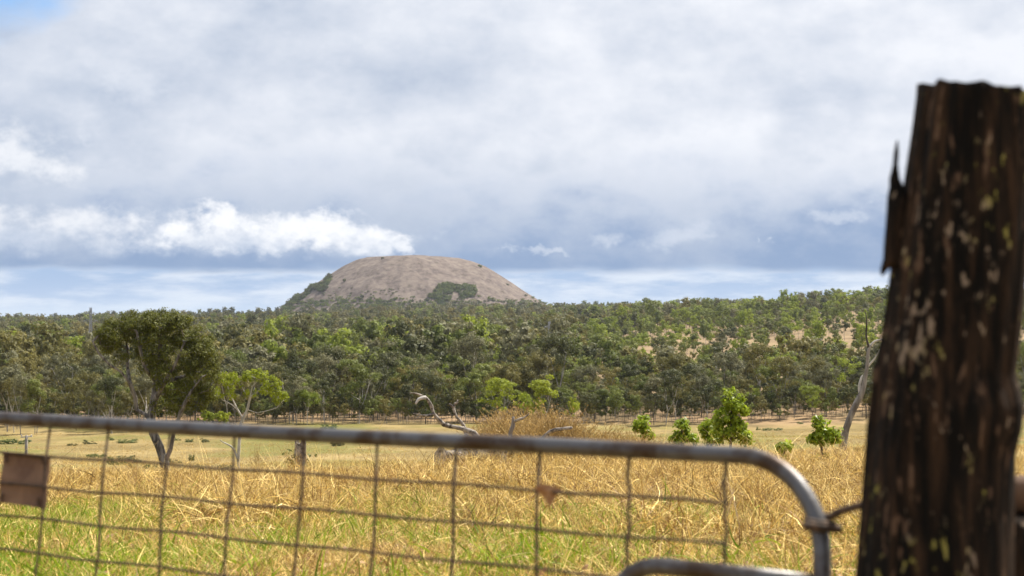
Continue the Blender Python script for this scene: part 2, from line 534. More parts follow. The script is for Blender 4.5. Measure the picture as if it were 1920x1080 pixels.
# ---- branching skeleton
def grow(trunk, targets, step, rtip, rbase, expo=2.4, droop=0.6, seed=0, wob=0.06, skip=1):
    """trunk: list of polylines; first starts at base, later ones start on nearest node. Returns pos,parent,radius,tip ids"""
    rg = np.random.default_rng(seed)
    pos, par = [], []
    nod = []
    for k, pl in enumerate(trunk):
        pl = [np.array(p, float) for p in pl]
        if k == 0:
            pos.append(pl[0]); par.append(-1); cur = 0
        else:
            cur = int(np.argmin([np.sum((q - pl[0]) ** 2) for q in pos]))
        for i in range(1, len(pl)):
            a = pos[cur]; bb = pl[i]
            ns = max(1, int(np.linalg.norm(bb - a) / step))
            for j in range(1, ns + 1):
                pos.append(a + (bb - a) * j / ns); par.append(cur); cur = len(pos) - 1
    fixed = len(pos)
    start = min(skip, fixed - 1)
    tg = np.array(targets, float)
    top = np.mean(np.array(pos)[max(0, fixed - 3):], axis=0)
    order = np.argsort(np.min(np.linalg.norm(tg[:, None, :] - np.array(pos)[None, start:, :], axis=2), axis=1))
    tips = []
    for ti in order:
        tpt = tg[ti]
        P = np.array(pos[start:])
        dv = tpt - P
        cost = np.linalg.norm(dv, axis=1) + droop * np.maximum(0, -dv[:, 2]) * 1.5
        cost[cost < 1e-4] = 9
        cur = int(np.argmin(cost)) + start
        a = pos[cur]
        dist = np.linalg.norm(tpt - a)
        ns = max(1, int(dist / step))
        pd = a - pos[par[cur]] if par[cur] >= 0 else np.array([0, 0, 1.])
        pd = pd / (np.linalg.norm(pd) + 1e-6)
        ctrl = a + pd * dist * .35 + np.array([0, 0, dist * .12])
        for j in range(1, ns + 1):
            s = j / ns
            q = (1 - s) ** 2 * a + 2 * s * (1 - s) * ctrl + s * s * tpt
            if j < ns:
                q = q + rg.normal(0, wob * step, 3)
            pos.append(q); par.append(cur); cur = len(pos) - 1
        tips.append(cur)
    n = len(pos)
    acc = np.zeros(n)
    for i in range(n - 1, -1, -1):
        if acc[i] == 0:
            acc[i] = rtip ** expo
        if par[i] >= 0:
            acc[par[i]] += acc[i]
    r = acc ** (1 / expo)
    r = rtip + (r - rtip) * (rbase - rtip) / max(1e-6, r[0] - rtip)
    return np.array(pos), np.array(par), r, tips


def skel_mesh(pos, par, r, sides=5, rmin=0.0):
    idx = np.where((par >= 0) & (r >= rmin))[0]
    a = pos[par[idx]]
    b2 = pos[idx]
    ra = np.minimum(r[par[idx]], r[idx] * 1.35)[:, None]
    rb = r[idx][:, None]
    t = b2 - a
    t /= np.linalg.norm(t, axis=1)[:, None] + 1e-9
    ref = np.where(np.abs(t[:, 2:3]) > .9, np.array([[1., 0, 0]]), np.array([[0, 0, 1.]]))
    u = np.cross(t, ref); u /= np.linalg.norm(u, axis=1)[:, None]
    v = np.cross(t, u)
    rings = []
    for base, rad in ((a - t * ra * .3, ra), (b2, rb)):
        for k in range(sides):
            th = 2 * math.pi * k / sides
            rings.append(base + (u * math.cos(th) + v * math.sin(th)) * rad)
    V = np.stack(rings, axis=1).reshape(-1, 3)
    n = len(idx)
    off = (np.arange(n) * sides * 2)[:, None]
    F = []
    for k in range(sides):
        k2 = (k + 1) % sides
        F.append(np.concatenate([off + k, off + k2, off + sides + k2, off + sides + k], axis=1))
    return V, np.concatenate(F, axis=0)


def leaves(centres, per, spread, ln, wd, rg, flat=0.75, down=0.35, orient=0.0):
    """rhombus leaves scattered round centres"""
    c = np.repeat(np.asarray(centres, float), per, axis=0)
    n = len(c)
    off = rg.normal(0, 1, (n, 3))
    off /= np.linalg.norm(off, axis=1)[:, None] + 1e-9
    off *= (rg.random((n, 1)) ** 0.5) * spread
    off[:, 2] *= flat
    c = c + off
    a = rg.normal(0, 1, (n, 3)); a[:, 2] -= down * 2
    a /= np.linalg.norm(a, axis=1)[:, None]
    if orient:
        cc = np.mean(np.asarray(centres, float), axis=0)
        big = c - cc
        big /= np.linalg.norm(big, axis=1)[:, None] + 1e-9
        loc_ = off / (np.linalg.norm(off, axis=1)[:, None] + 1e-9)
        nr_ = loc_ + .45 * big + np.array([0, 0, .35]) + rg.normal(0, 1, (n, 3)) * (1 - orient)
        nr_ /= np.linalg.norm(nr_, axis=1)[:, None] + 1e-9
        a = a - nr_ * np.sum(a * nr_, axis=1)[:, None]
        a /= np.linalg.norm(a, axis=1)[:, None] + 1e-9
        s = np.cross(nr_, a)
    else:
        s = np.cross(a, rg.normal(0, 1, (n, 3)))
    s /= np.linalg.norm(s, axis=1)[:, None] + 1e-9
    L = ln * (0.6 + 0.8 * rg.random((n, 1))); Wd = wd * (0.6 + .8 * rg.random((n, 1)))
    V = np.stack([c - a * L / 2, c + s * Wd / 2, c + a * L / 2, c - s * Wd / 2], axis=1).reshape(-1, 3)
    F = np.arange(n * 4).reshape(n, 4)
    return V, F


def in_ellipsoids(ells, n, rg, shell=0.0):
    """ells: (x,y,z,rx,ry,rz,weight)"""
    w = np.array([e[6] for e in ells], float); w /= w.sum()
    k = rg.choice(len(ells), n, p=w)
    E_ = np.array([e[:6] for e in ells])[k]
    d_ = rg.normal(0, 1, (n, 3)); d_ /= np.linalg.norm(d_, axis=1)[:, None]
    rr = (shell + (1 - shell) * rg.random((n, 1))) ** (1 / 2.2)
    return E_[:, :3] + d_ * rr * E_[:, 3:6]


# ------------------------------------------------------------------ ground sheet
rings = np.concatenate([[0], np.geomspace(2.5, 700, 150), np.geomspace(715, 5200, 120), np.geomspace(5500, 12000, 8)])
ang = np.concatenate([np.radians(np.linspace(-24, 24, 150)), np.radians(np.linspace(27, 333, 60))])
na, nr = len(ang), len(rings)
RR, AA = np.meshgrid(rings[1:], ang, indexing='ij')
GXv, GYv = RR * np.sin(AA), RR * np.cos(AA)
GZv = ground(GXv, GYv)
V = np.concatenate([[[0, 0, G(0, 0)]], np.stack([GXv, GYv, GZv], axis=-1).reshape(-1, 3)])
F = []
for k in range(na):
    F.append((0, 1 + (k + 1) % na, 1 + k))
i0 = np.arange(nr - 2)[:, None] * na + 1
k0 = np.arange(na)[None, :]
k1 = (k0 + 1) % na
Q = np.stack([i0 + k0, i0 + k1, i0 + na + k1, i0 + na + k0], axis=-1).reshape(-1, 4)
me = mesh_np('ground', V, [tuple(q) for q in F] + [tuple(q) for q in Q.tolist()], ['ground_soil'], smooth=True)
tag(link('ground', me), kind='structure')

# ------------------------------------------------------------------ haze
hm = bpy.data.materials.new('air')
hm.use_nodes = True
hm.node_tree.nodes.clear()
ho = hm.node_tree.nodes.new('ShaderNodeOutputMaterial')
hv = hm.node_tree.nodes.new('ShaderNodeVolumePrincipled')
hv.inputs['Color'].default_value = (0.80, 0.88, 1.0, 1)
hv.inputs['Density'].default_value = HAZE
hv.inputs['Anisotropy'].default_value = 0.2
hm.node_tree.links.new(hv.outputs[0], ho.inputs['Volume'])
MATS['air'] = hm
V = [(x, y, z) for z in (-140.0, 160.0) for x, y in ((-13000, -13000), (13000, -13000), (13000, 13000), (-13000, 13000))]
F = [(3, 2, 1, 0), (4, 5, 6, 7), (0, 1, 5, 4), (1, 2, 6, 5), (2, 3, 7, 6), (3, 0, 4, 7)]
tag(link('haze', mesh_np('haze', V, F, ['air'])), 'thin pale haze in the air over the valley', 'haze', kind='stuff')

# ------------------------------------------------------------------ hill
HZ = 4000.0
HC = W(772, 588, HZ)
prof_r = np.array([0, .20, .33, .41, .50, .69, .88, 1.0, 1.15, 1.4])
prof_h = np.array([119, 119.5, 117, 110, 97, 63, 24, 2, -22, -45.])


def hill_h(x, y):
    dx_ = (x - HC.x); dy_ = (y - HZ) / 1.25
    Rx = np.where(dx_ < 0, 286.0, 306.0)
    q = np.sqrt((dx_ / Rx) ** 2 + (dy_ / 280.) ** 2)
    h = np.interp(q, prof_r, prof_h)
    th = np.arctan2(dy_, dx_)
    g = np.clip(q - .3, 0, 1) * np.clip(1.2 - q, 0, 1)
    h = h + g * (5.5 * np.sin(th * 13 + 3 * q) + 4 * np.sin(th * 23 + 1) + 2.5 * np.sin(th * 41 + 9 * q))
    # slumped hollow on the right of the face
    h = h - 13 * np.exp(-(((dx_ - 92) / 42) ** 2 + ((dy_ + 112) / 60) ** 2))
    h = h + 1.6 * np.sin(x * .05 + y * .03) * np.sin(y * .045)
    return EYE + h


gxs = np.linspace(-390, 390, 220); gys = np.linspace(-460, 460, 150)
HXv, HYv = np.meshgrid(gxs, gys, indexing='ij')
HXv = HXv + HC.x; HYv = HYv + HZ
HV = np.stack([HXv, HYv, hill_h(HXv, HYv)], axis=-1).reshape(-1, 3)
ii = np.arange(219)[:, None] * 150; jj = np.arange(149)[None, :]
HF = np.stack([ii + jj, ii + 150 + jj, ii + 151 + jj, ii + jj + 1], axis=-1).reshape(-1, 4)
tag(link('hill', mesh_np('hill', HV, HF, ['hill_grass'], smooth=True)), kind='structure')

# ------------------------------------------------------------------ scatter with geometry nodes (stuff)
def proto_collection(name, objs):
    c = bpy.data.collections.new(name)
    for o in objs:
        c.objects.link(o)
    return c


def scatter(name, pts, rot, scl, idx, coll, label, cat=None):
    me = bpy.data.meshes.new(name)
    me.vertices.add(len(pts))
    me.vertices.foreach_set('co', np.asarray(pts, np.float32).ravel())
    a = me.attributes.new('rot', 'FLOAT_VECTOR', 'POINT'); a.data.foreach_set('vector', np.asarray(rot, np.float32).ravel())
    a = me.attributes.new('scl', 'FLOAT_VECTOR', 'POINT'); a.data.foreach_set('vector', np.asarray(scl, np.float32).ravel())
    a = me.attributes.new('idx', 'INT', 'POINT'); a.data.foreach_set('value', np.asarray(idx, np.int32))
    o = link(name, me)
    g = bpy.data.node_groups.new(name + '_nodes', 'GeometryNodeTree')
    g.interface.new_socket('Geometry', in_out='INPUT', socket_type='NodeSocketGeometry')
    g.interface.new_socket('Geometry', in_out='OUTPUT', socket_type='NodeSocketGeometry')
    gi = g.nodes.new('NodeGroupInput'); go = g.nodes.new('NodeGroupOutput')
    iop = g.nodes.new('GeometryNodeInstanceOnPoints')
    ci = g.nodes.new('GeometryNodeCollectionInfo')
    ci.inputs['Collection'].default_value = coll
    ci.inputs['Separate Children'].default_value = True
    ci.inputs['Reset Children'].default_value = True
    iop.inputs['Pick Instance'].default_value = True

    def na_(nm, typ):
        nd = g.nodes.new('GeometryNodeInputNamedAttribute'); nd.data_type = typ
        nd.inputs['Name'].default_value = nm
        return nd.outputs['Attribute']
    e2r = g.nodes.new('FunctionNodeEulerToRotation')
    L = g.links.new
    L(gi.outputs[0], iop.inputs['Points']); L(ci.outputs[0], iop.inputs['Instance'])
    L(na_('idx', 'INT'), iop.inputs['Instance Index'])
    L(na_('rot', 'FLOAT_VECTOR'), e2r.inputs[0]); L(e2r.outputs[0], iop.inputs['Rotation'])
    L(na_('scl', 'FLOAT_VECTOR'), iop.inputs['Scale'])
    L(iop.outputs[0], go.inputs[0])
    md = o.modifiers.new('scatter', 'NODES'); md.node_group = g
    return tag(o, label, cat, kind='stuff')


# ------------------------------------------------------------------ gum tree prototypes (metres, base at origin)
def gum_proto(seed, H, spread, ntip, per, bare, leafsize, low=False):
    cl = .078 if not low else .085
    rg = np.random.default_rng(seed)
    ells = []
    nb = rg.integers(5, 9)
    for i in range(nb):
        a_ = rg.random() * 6.28
        rr = spread * (0.15 + .5 * rg.random())
        zc = H * (bare + (1 - bare) * (.35 + .55 * rg.random()))
        s = spread * (.30 + .22 * rg.random())
        ells.append((math.cos(a_) * rr, math.sin(a_) * rr, zc, s, s, s * .75, s))
    ells.append((0, 0, H * .88, spread * .4, spread * .4, H * .12, spread * .3))
    tg = in_ellipsoids(ells, ntip, rg, .3)
    lean = rg.normal(0, .04 * H, 2)
    fk = (lean[0] * .4, lean[1] * .4, H * bare)
    tr = [[(0, 0, -.5), (lean[0] * .15, lean[1] * .2, H * bare * .55), fk]]
    a0 = rg.random() * 6.28
    for q in range(rg.integers(2, 4)):
        a_ = a0 + q * 2.2 + rg.normal(0, .3)
        k1, k2 = spread * (.16 + .12 * rg.random()), spread * (.34 + .22 * rg.random())
        tr.append([fk, (fk[0] + math.cos(a_) * k1, fk[1] + math.sin(a_) * k1, H * (bare + .16)),
                   (fk[0] + math.cos(a_) * k2, fk[1] + math.sin(a_) * k2, H * (.66 + .14 * rg.random()))])
    pos, par, r, tips = grow(tr, tg, H / 11, .028 if not low else .06, H * .0085, 2.3, .6, seed, .12, 3)
    tv, tf = skel_mesh(pos, par, r, 5 if not low else 4, .03 if not low else .09)
    mid = np.where((pos[:, 2] > H * (bare + .14)))[0]
    ctr = np.concatenate([pos[tips], pos[rg.choice(mid, ntip // 3)]])
    lv, lf = leaves(ctr, per, H * cl, leafsize, leafsize * .55, rg, .7, .3, .62)
    return (tv, tf), (lv, lf)


GUM = []      # (trunk mesh, crown mesh per colour)
FCOL = ['gum_olive', 'gum_dark', 'gum_mid', 'gum_grey', 'gum_bright']
for s, (H, sp_, nt_, pr, br_) in enumerate([(15, 5.0, 46, 52, .30), (13, 5.6, 50, 52, .24), (17, 4.8, 46, 50, .34), (11, 4.4, 38, 48, .20), (14, 4.0, 34, 52, .27), (12.5, 5.2, 30, 40, .32)]):
    (tv, tf), (lv, lf) = gum_proto(40 + s, H, sp_, nt_, pr, br_, .42)
    tm = {b_: mesh_np('trunk', tv, tf, [b_], smooth=True) for b_ in ('bark_pale', 'bark_dark', 'bark_white')}
    cm = {c_: mesh_np('crown', lv, lf, [c_]) for c_ in FCOL}
    GUM.append((tm, cm, H))
# whole-tree prototypes for the mass of the forest (never linked to the scene)
far_objs = []
for s in range(6):
    for ci_, c_ in enumerate(FCOL):
        (tv, tf), (lv, lf) = gum_proto(140 + s, 13 + (s % 3), 4.6 + .4 * (s % 4), 26, 28, .24 + .03 * (s % 3), .8, True) if ci_ == 0 else store
        store = ((tv, tf), (lv, lf))
        V = np.concatenate([tv, lv]); Fq = np.concatenate([tf, lf + len(tv)])
        bk = 'bark_pale' if s % 3 else 'bark_dark'
        mi = np.concatenate([np.zeros(len(tf)), np.ones(len(lf))])
        far_objs.append(bpy.data.objects.new('far_gum_%02d_%d' % (s, ci_), mesh_np('far_gum', V, Fq, [bk, c_], mi)))
far_coll = proto_collection('far_gums', far_objs)


# forest positions
def forest_density(x, y):
    """relative chance 0..1 and colour weights come from place"""
    u = x / y
    wob = 12 * math.sin(x * .02) + 9 * math.sin(x * .053 + 2)
    edge = 466 + .6 * wob + (-50 if u < -.19 else 0) - 12 * max(0, u) / .2
    if y < edge:
        return 0.0
    d_ = 1.0
    if y < edge + 60:
        d_ = 0.9
    if u > .035:
        lo = 640 + 25 * math.sin(x * .017); hi = 1280 + 60 * math.sin(x * .013)
        k = min(1, (u - .035) / .03)
        if lo < y < hi:
            d_ *= 1 - (.80 if y < 1000 else .70) * k
        elif hi <= y < 1600:
            d_ *= 1 - .35 * k
    if (abs(u - .0195) < .009 and 700 < y < 990) or (abs(u + .2205) < .008 and 900 < y < 1290):
        return 0.0      # cleared power line easement
    if abs(u - .012) < .016 and 1750 < y < 1900:
        d_ = 0.0
    return d_


def col_weights(x, y, rg):
    u = x / y
    n_ = mnoise.noise(Vector((x * .006, y * .004, 3.1)))
    w = np.array([.28, .25, .24, .15, .08])
    if u < -.12 and y < 900:
        w = np.array([.58, .12, .08, .2, .02])
    elif u > .04 and y > 640:
        w = np.array([.06, .12, .46, .08, .28])
    elif y < 620:
        w = np.array([.17, .27, .32, .13, .11])
    elif y > 2600:
        w = np.array([.18, .40, .20, .20, .02])
    if n_ > .15: w = w * np.array([1.6, .8, .5, 1.4, .6])
    if n_ < -.15: w = w * np.array([.5, 1.2, 1.7, .7, 1.4])
    return rg.choice(5, p=w / w.sum())


fpts = []
rg = np.random.default_rng(5)
for (y0, y1, area) in ((395, 620, 82.), (620, 1000, 140.), (1000, 1700, 205.), (1700, 2600, 300.), (2600, 3900, 430.)):
    n = int(0.5 * .64 * (y1 ** 2 - y0 ** 2) / area)
    yy = np.sqrt(rg.random(n) * (y1 ** 2 - y0 ** 2) + y0 ** 2)
    xx = (rg.random(n) - .5) * .64 * yy
    keep = np.array([rg.random() < forest_density(a_, b_) for a_, b_ in zip(xx, yy)])
    hill_ok = ~(((xx - HC.x) / 300) ** 2 + ((yy - HZ) / 370) ** 2 < 1)
    m_ = keep & hill_ok
    fpts += list(zip(xx[m_], yy[m_]))
fpts.sort(key=lambda p: p[1] + rg.normal(0, 6))
ind, rest = [], []
for p in fpts:
    (ind if (len(ind) < 300 and abs(p[0] / p[1]) < .272) else rest).append(p)
SECT = [(170, 'left of the pylon'), (420, 'behind the big tree'), (560, 'behind the lime tree'), (760, 'left of the fallen tree'), (900, 'behind the fallen tree'), (1190, 'behind the thicket'), (1300, 'behind the small saplings'), (1430, 'behind the tallest sapling'), (1580, 'left of the leaning trunk'), (9999, 'near the post')]
FL = ['olive brown', 'dark green', 'mid green', 'grey green', 'fresh bright green']
for (x, y) in ind:
    c_ = col_weights(x, y, rg)
    tm, cm, H = GUM[rg.integers(0, 6)]
    s = .74 + .78 * rg.random() ** 1.3
    s *= 1 - .26 * min(1, max(0, (x / y - .02) / .04))
    if x / y < -.14:
        s *= .88
    t_ = empty('gum_tree', (x, y, G(x, y)), 'gum tree', 'tree')
    t_.rotation_euler = (0, 0, rg.random() * 6.28); t_.scale = (s, s, s * (.9 + .25 * rg.random()))
    bk = rg.choice(['bark_pale', 'bark_dark', 'bark_white'], p=[.4, .35, .25] if x / y > -.13 else [.4, .1, .5])
    ppx = 960 + FPX * x / y
    sect = next(t for lim, t in SECT if ppx < lim)
    bl_ = {'bark_pale': 'grey-trunked', 'bark_dark': 'dark-trunked', 'bark_white': 'white-trunked'}[str(bk)]
    row = 'front of the forest edge' if y < 495 else 'forest edge, deeper in'
    tag(t_, FL[c_] + ' ' + bl_ + ' gum tree, ' + row + ', ' + sect, 'tree', FL[c_] + ' ' + bl_ + ' gums, ' + row + ' ' + sect)
    link('trunk', tm[bk], t_); link('crown', cm[FCOL[c_]], t_)
P_ = np.array(rest)
zz = ground(P_[:, 0], P_[:, 1])
n = len(P_)
sc_ = (.8 + 1.0 * rg.random(n) ** 1.5) * (1 - .26 * np.clip((P_[:, 0] / P_[:, 1] - .02) / .04, 0, 1) * (P_[:, 1] < 1500))
rot = np.zeros((n, 3)); rot[:, 2] = rg.random(n) * 6.28
idx = np.array([rg.integers(0, 6) * 5 + col_weights(a_, b_, rg) for a_, b_ in rest])
scatter('forest', np.column_stack([P_, zz]), rot, np.column_stack([sc_, sc_, sc_ * (.85 + .3 * rg.random(n))]), idx, far_coll,
        'dense eucalypt forest covering the valley and slopes up to the skyline', 'forest')
# understorey saplings under the forest edge
n = 2600
yy = 455 + 160 * rg.random(n) ** 1.4; xx = (rg.random(n) - .5) * .62 * yy
k_ = np.array([forest_density(a_, b_ - 4) > 0 for a_, b_ in zip(xx, yy)])
xx, yy = xx[k_], yy[k_]; n = len(xx)
s_ = .22 + .3 * rg.random(n)
rot = np.zeros((n, 3)); rot[:, 2] = rg.random(n) * 6.28
scatter('forest_understorey', np.column_stack([xx, yy, ground(xx, yy)]), rot, np.column_stack([s_, s_, s_ * 1.1]), rg.integers(0, 6, n) * 5 + rg.choice([0, 1, 2], n, p=[.3, .4, .3]), far_coll,
        'young trees and scrub filling the forest edge', 'scrub')

# ------------------------------------------------------------------ hill vegetation
def bush_mesh(seed, nb, per, leaf, matn):
    rg_ = np.random.default_rng(seed)
    ells = [(rg_.normal(0, .38), rg_.normal(0, .38), .12 + .5 * rg_.random(), .42, .42, .34, 1) for _ in range(nb)]
    c_ = in_ellipsoids(ells, 34, rg_, .2)
    c_[:, 2] = np.maximum(c_[:, 2], .06)
    return leaves(c_, per, .20, leaf, leaf * .6, rg_, orient=.6)


bush_objs = []
for s in range(4):
    for q, c_ in enumerate(['scrub_leaf', 'gum_dark', 'gum_mid']):
        lv, lf = bush_mesh(60 + s, 5, 14, .17, c_)
        bush_objs.append(bpy.data.objects.new('scrub_bush_%d_%d' % (s, q), mesh_np('scrub_bush', lv, lf, [c_])))
bush_coll = proto_collection('scrub_bushes', bush_objs)


def hill_point(px, py):
    """point of the hill's front face seen at this photo position"""
    ys = np.linspace(HZ - 420, HZ + 60, 500)
    xs = (px - 960) / FPX * ys
    hs = hill_h(xs, ys)
    ray = EYE + (588 - py) / FPX * ys
    k = np.where(hs >= ray)[0]
    if len(k) == 0:
        return None
    return (xs[k[0]], ys[k[0]], hs[k[0]])


def hill_scatter(name, spots, smin, smax, label, weights):
    pts = [p for p in (hill_point(*q) for q in spots) if p]
    n = len(pts)
    s_ = smin + (smax - smin) * rg.random(n)
    rot = np.zeros((n, 3)); rot[:, 2] = rg.random(n) * 6.28
    idx = rg.integers(0, 4, n) * 3 + rg.choice(3, n, p=weights)
    return scatter(name, pts, rot, np.column_stack([s_, s_, s_ * .9]), idx, bush_coll, label, 'scrub')


sp_ = []
for (cx, cy, rx, ry, n) in ((829, 551, 16, 14, 100), (842, 540, 22, 8, 70), (872, 544, 20, 10, 90), (812, 558, 9, 6, 16), (884, 550, 10, 8, 30), (870, 556, 8, 6, 14), (838, 561, 8, 4, 10)):
    for _ in range(n):
        a_ = rg.random() * 6.28; q = math.sqrt(rg.random())
        sp_.append((cx + rx * q * math.cos(a_), cy + ry * q * math.sin(a_)))
hill_scatter('hill_thicket', sp_, 4.5, 8.0, 'dark green thicket low on the front slope of the bare hill', [.55, .2, .25])
sp_ = []
for _ in range(520):
    q = rg.random() ** .8
    px = 527 + 92 * q; py = 572 - 55 * q + 4 * math.sin(q * 17) + rg.random() * (9 + 5 * math.sin(q * 9)) + 3
    sp_.append((px + 5 * (1 - q) * rg.random(), py))
hill_scatter('hill_flank_scrub', sp_, 4.5, 8.0, 'dark scrub running down the left edge of the bare hill', [.4, .5, .1])
sp_ = [(540 + 490 * rg.random(), 566 + 15 * rg.random() - 12 * rg.random() ** 4) for _ in range(420)]
hill_scatter('hill_foot_scrub', sp_, 4, 7.5, 'pale green scrub fringing the foot of the bare hill', [.4, .2, .4])
sp_ = [(600 + 150 * rg.random(), 566 - 26 * rg.random() ** 1.6) for _ in range(90)]
hill_scatter('hill_slope_scrub', sp_, 2, 4, 'sparse low scrub dotted over the lower left hillside', [.5, .4, .1])
for k_, (px, py, s, lab) in enumerate([(646, 526, 7, 'round dark bush alone on the upper left face of the bare hill'),
                                       (901, 499, 7, 'small tree on the right shoulder of the bare hill against the sky'),
                                       (716, 484, 5, 'low dark bush on the left end of the flat hilltop'),
                                       (952, 533, 5, 'small bush on the right edge of the hill halfway down'),
                                       (680, 556, 6, 'bush near the foot of the hill below the lone dark bush'),
                                       (985, 553, 5, 'lone small bush low on the right edge of the hill'),
                                       (805, 563, 6, 'bush just left of and below the hillside thicket')]):
    p = hill_point(px, py + 2)
    if p is None:
        p = (W(px, py, HZ).x, HZ, float(hill_h(np.array([W(px, py, HZ).x]), np.array([HZ]))[0]))
    lv, lf = bush_mesh(300 + k_, 4, 16, .2, '')
    o = link('hill_bush', mesh_np('hill_bush', lv * s, lf, ['gum_dark' if k_ != 1 else 'scrub_leaf']), None, p)
    tag(o, lab, 'bush', 'bushes dotted on the hill')

# ------------------------------------------------------------------ pylons
def pylon(loc, H, label, rz):
    root = empty('power_pylon', loc, label, 'pylon', 'lattice power pylons above the forest')
    root.rotation_euler = (0, 0, rz)
    th = .2
    wb, wt_ = H * .055, H * .014

    def w_at(z): return wb + (wt_ - wb) * min(1, z / (H * .78))
    lv = [0, .14, .27, .39, .5, .6, .69, .78, .89, 1.0]
    br = []
    for sx, sy in ((1, 1), (1, -1), (-1, 1), (-1, -1)):
        V_, F_ = sweep([(sx * w_at(z * H), sy * w_at(z * H), z * H) for z in lv], th, 4)
        link('leg', mesh_np('leg', [tuple(v) for v in V_], F_, ['pylon_steel']), root)
    for i in range(len(lv) - 1):
        z0, z1 = lv[i] * H, lv[i + 1] * H
        a_, b_ = w_at(z0), w_at(z1)
        for (p, q) in (((-1, -1), (1, -1)), ((-1, 1), (1, 1)), ((-1, -1), (-1, 1)), ((1, -1), (1, 1))):
            br.append(sweep([(p[0] * a_, p[1] * a_, z0), (q[0] * b_, q[1] * b_, z1)], th * .6, 4))
            br.append(sweep([(q[0] * a_, q[1] * a_, z0), (p[0] * b_, p[1] * b_, z1)], th * .6, 4))
            br.append(sweep([(p[0] * b_, p[1] * b_, z1), (q[0] * b_, q[1] * b_, z1)], th * .6, 4))
    V_, F_ = join(br)
    link('bracing', mesh_np('bracing', V_, F_, ['pylon_steel']), root)
    for zf, ln in ((.89, .10), (.76, .13)):
        for s in (-1, 1):
            z = zf * H
            e = (s * ln * H, 0, z + .01 * H)
            V_, F_ = join([sweep([(s * wt_, sy * wt_, z), e], th * .8, 4) for sy in (-1, 1)] + [sweep([(s * wt_, 0, z + .04 * H), e], th * .8, 4)])
            arm = link('crossarm', mesh_np('crossarm', V_, F_, ['pylon_steel']), root)
            V_, F_ = sweep([(e[0], 0, e[2] - i * .006 * H) for i in range(7)], [.1, .28, .12, .28, .12, .28, .1], 6)
            link('insulator', mesh_np('insulator', [tuple(v) for v in V_], F_, ['insulator'], smooth=True), arm)
    return root


for (px, topy, Z, lab) in ((170, 577, 1250, 'tall grey lattice pylon left of the big paddock tree'),
                           (1030, 603, 950, 'grey lattice pylon rising from the forest right of the hill')):
    x = (px - 960) / FPX * Z
    g0 = G(x, Z)
    top = EYE + (588 - topy) / FPX * Z
    pylon((x, Z, g0), top - g0, lab, .5)

# ------------------------------------------------------------------ individual paddock trees
def px_tree(name, label, Z, scale_px, trunk_px, ells_px, ntip, per, leaf, spread, leafmat, barkmat, rtip, rbase, seed, depth=1.0, group=None, dead=None, skip=4, wob=.12, step_f=.45):
    rg_ = np.random.default_rng(seed)
    base = W(trunk_px[0][0][0], trunk_px[0][0][1], Z)
    k = Z / FPX
    def loc(px, py, dy=0.0): return ((px - trunk_px[0][0][0]) * k, dy, (trunk_px[0][0][1] - py) * k)
    tr = []
    for pl in trunk_px:
        tr.append([loc(p[0], p[1], (p[2] if len(p) > 2 else 0.0)) for p in pl])
    ells = []
    for e in ells_px:
        cx, cy, rx, ry, w = e[:5]
        dy = e[5] if len(e) > 5 else 0.0
        c_ = loc(cx, cy, dy)
        ells.append((c_[0], c_[1], c_[2], rx * k, rx * k * depth * 1.1, ry * k, w))
    tg = in_ellipsoids(ells, ntip, rg_, .15)
    pos, par, r, tips = grow(tr, tg, step_f, rtip, rbase, 2.25, .5, seed, wob, skip)
    root = empty(name, (base.x, Z, base.z), label, 'tree', group)
    tv, tf = skel_mesh(pos, par, r, 6, rtip * .9)
    link('trunk', mesh_np('trunk', tv, tf, [barkmat], smooth=True), root)
    lv, lf = leaves(pos[tips], per, spread, leaf, leaf * .38, rg_, .8, .5, .6)
    link('crown', mesh_np('crown', lv, lf, [leafmat]), root)
    return root


px_tree('paddock_tree', 'big dark spreading gum tree with forked trunk standing in the left paddock', 140, 0,
        [[(314, 896), (309, 868), (300, 838), (288, 812), (284, 786)],
         [(284, 786), (270, 776, .1), (256, 769, .2), (241, 766, .3)],
         [(256, 769, .2), (254, 745, 0), (246, 718, -.4), (232, 697, -.8), (212, 683, -1.2), (194, 662, -1.5), (183, 640, -1.6)],
         [(246, 718, -.4), (238, 690, .3), (236, 655, .8), (228, 620, 1)],
         [(284, 786), (288, 752, .2), (291, 716, .4), (298, 680, .3), (300, 640, .2), (296, 605, 0)],
         [(291, 716, .4), (275, 690, -.6), (268, 655, -1), (262, 620, -1.2)],
         [(288, 752, .2), (312, 716, -.6), (335, 680, -1.1), (352, 640, -1.3)],
         [(312, 716, -.6), (345, 705, .8), (375, 680, 1.2), (395, 655, 1.2)],
         [(310, 872), (322, 842, -.3), (329, 812, -.6), (343, 772, -.9), (362, 735, -1.2), (385, 705, -1.4)]],
        [(222, 622, 40, 30, 1.5, -.5), (262, 606, 42, 24, 1.4), (305, 604, 46, 26, 1.5), (345, 622, 40, 30, 1.4), (382, 658, 34, 32, 1.3), (200, 640, 24, 22, .5),
         (330, 665, 52, 38, 1.3), (285, 650, 45, 34, .9), (378, 705, 36, 38, 1.3), (350, 742, 46, 32, 1.3), (300, 700, 40, 34, .7), (320, 760, 40, 18, .6), (385, 745, 20, 22, .5), (240, 660, 30, 24, .35)],
        560, 62, .21, .46, 'paddock_leaf', 'bark_grey', .022, .36, 3, 1.0, step_f=.5, skip=6)

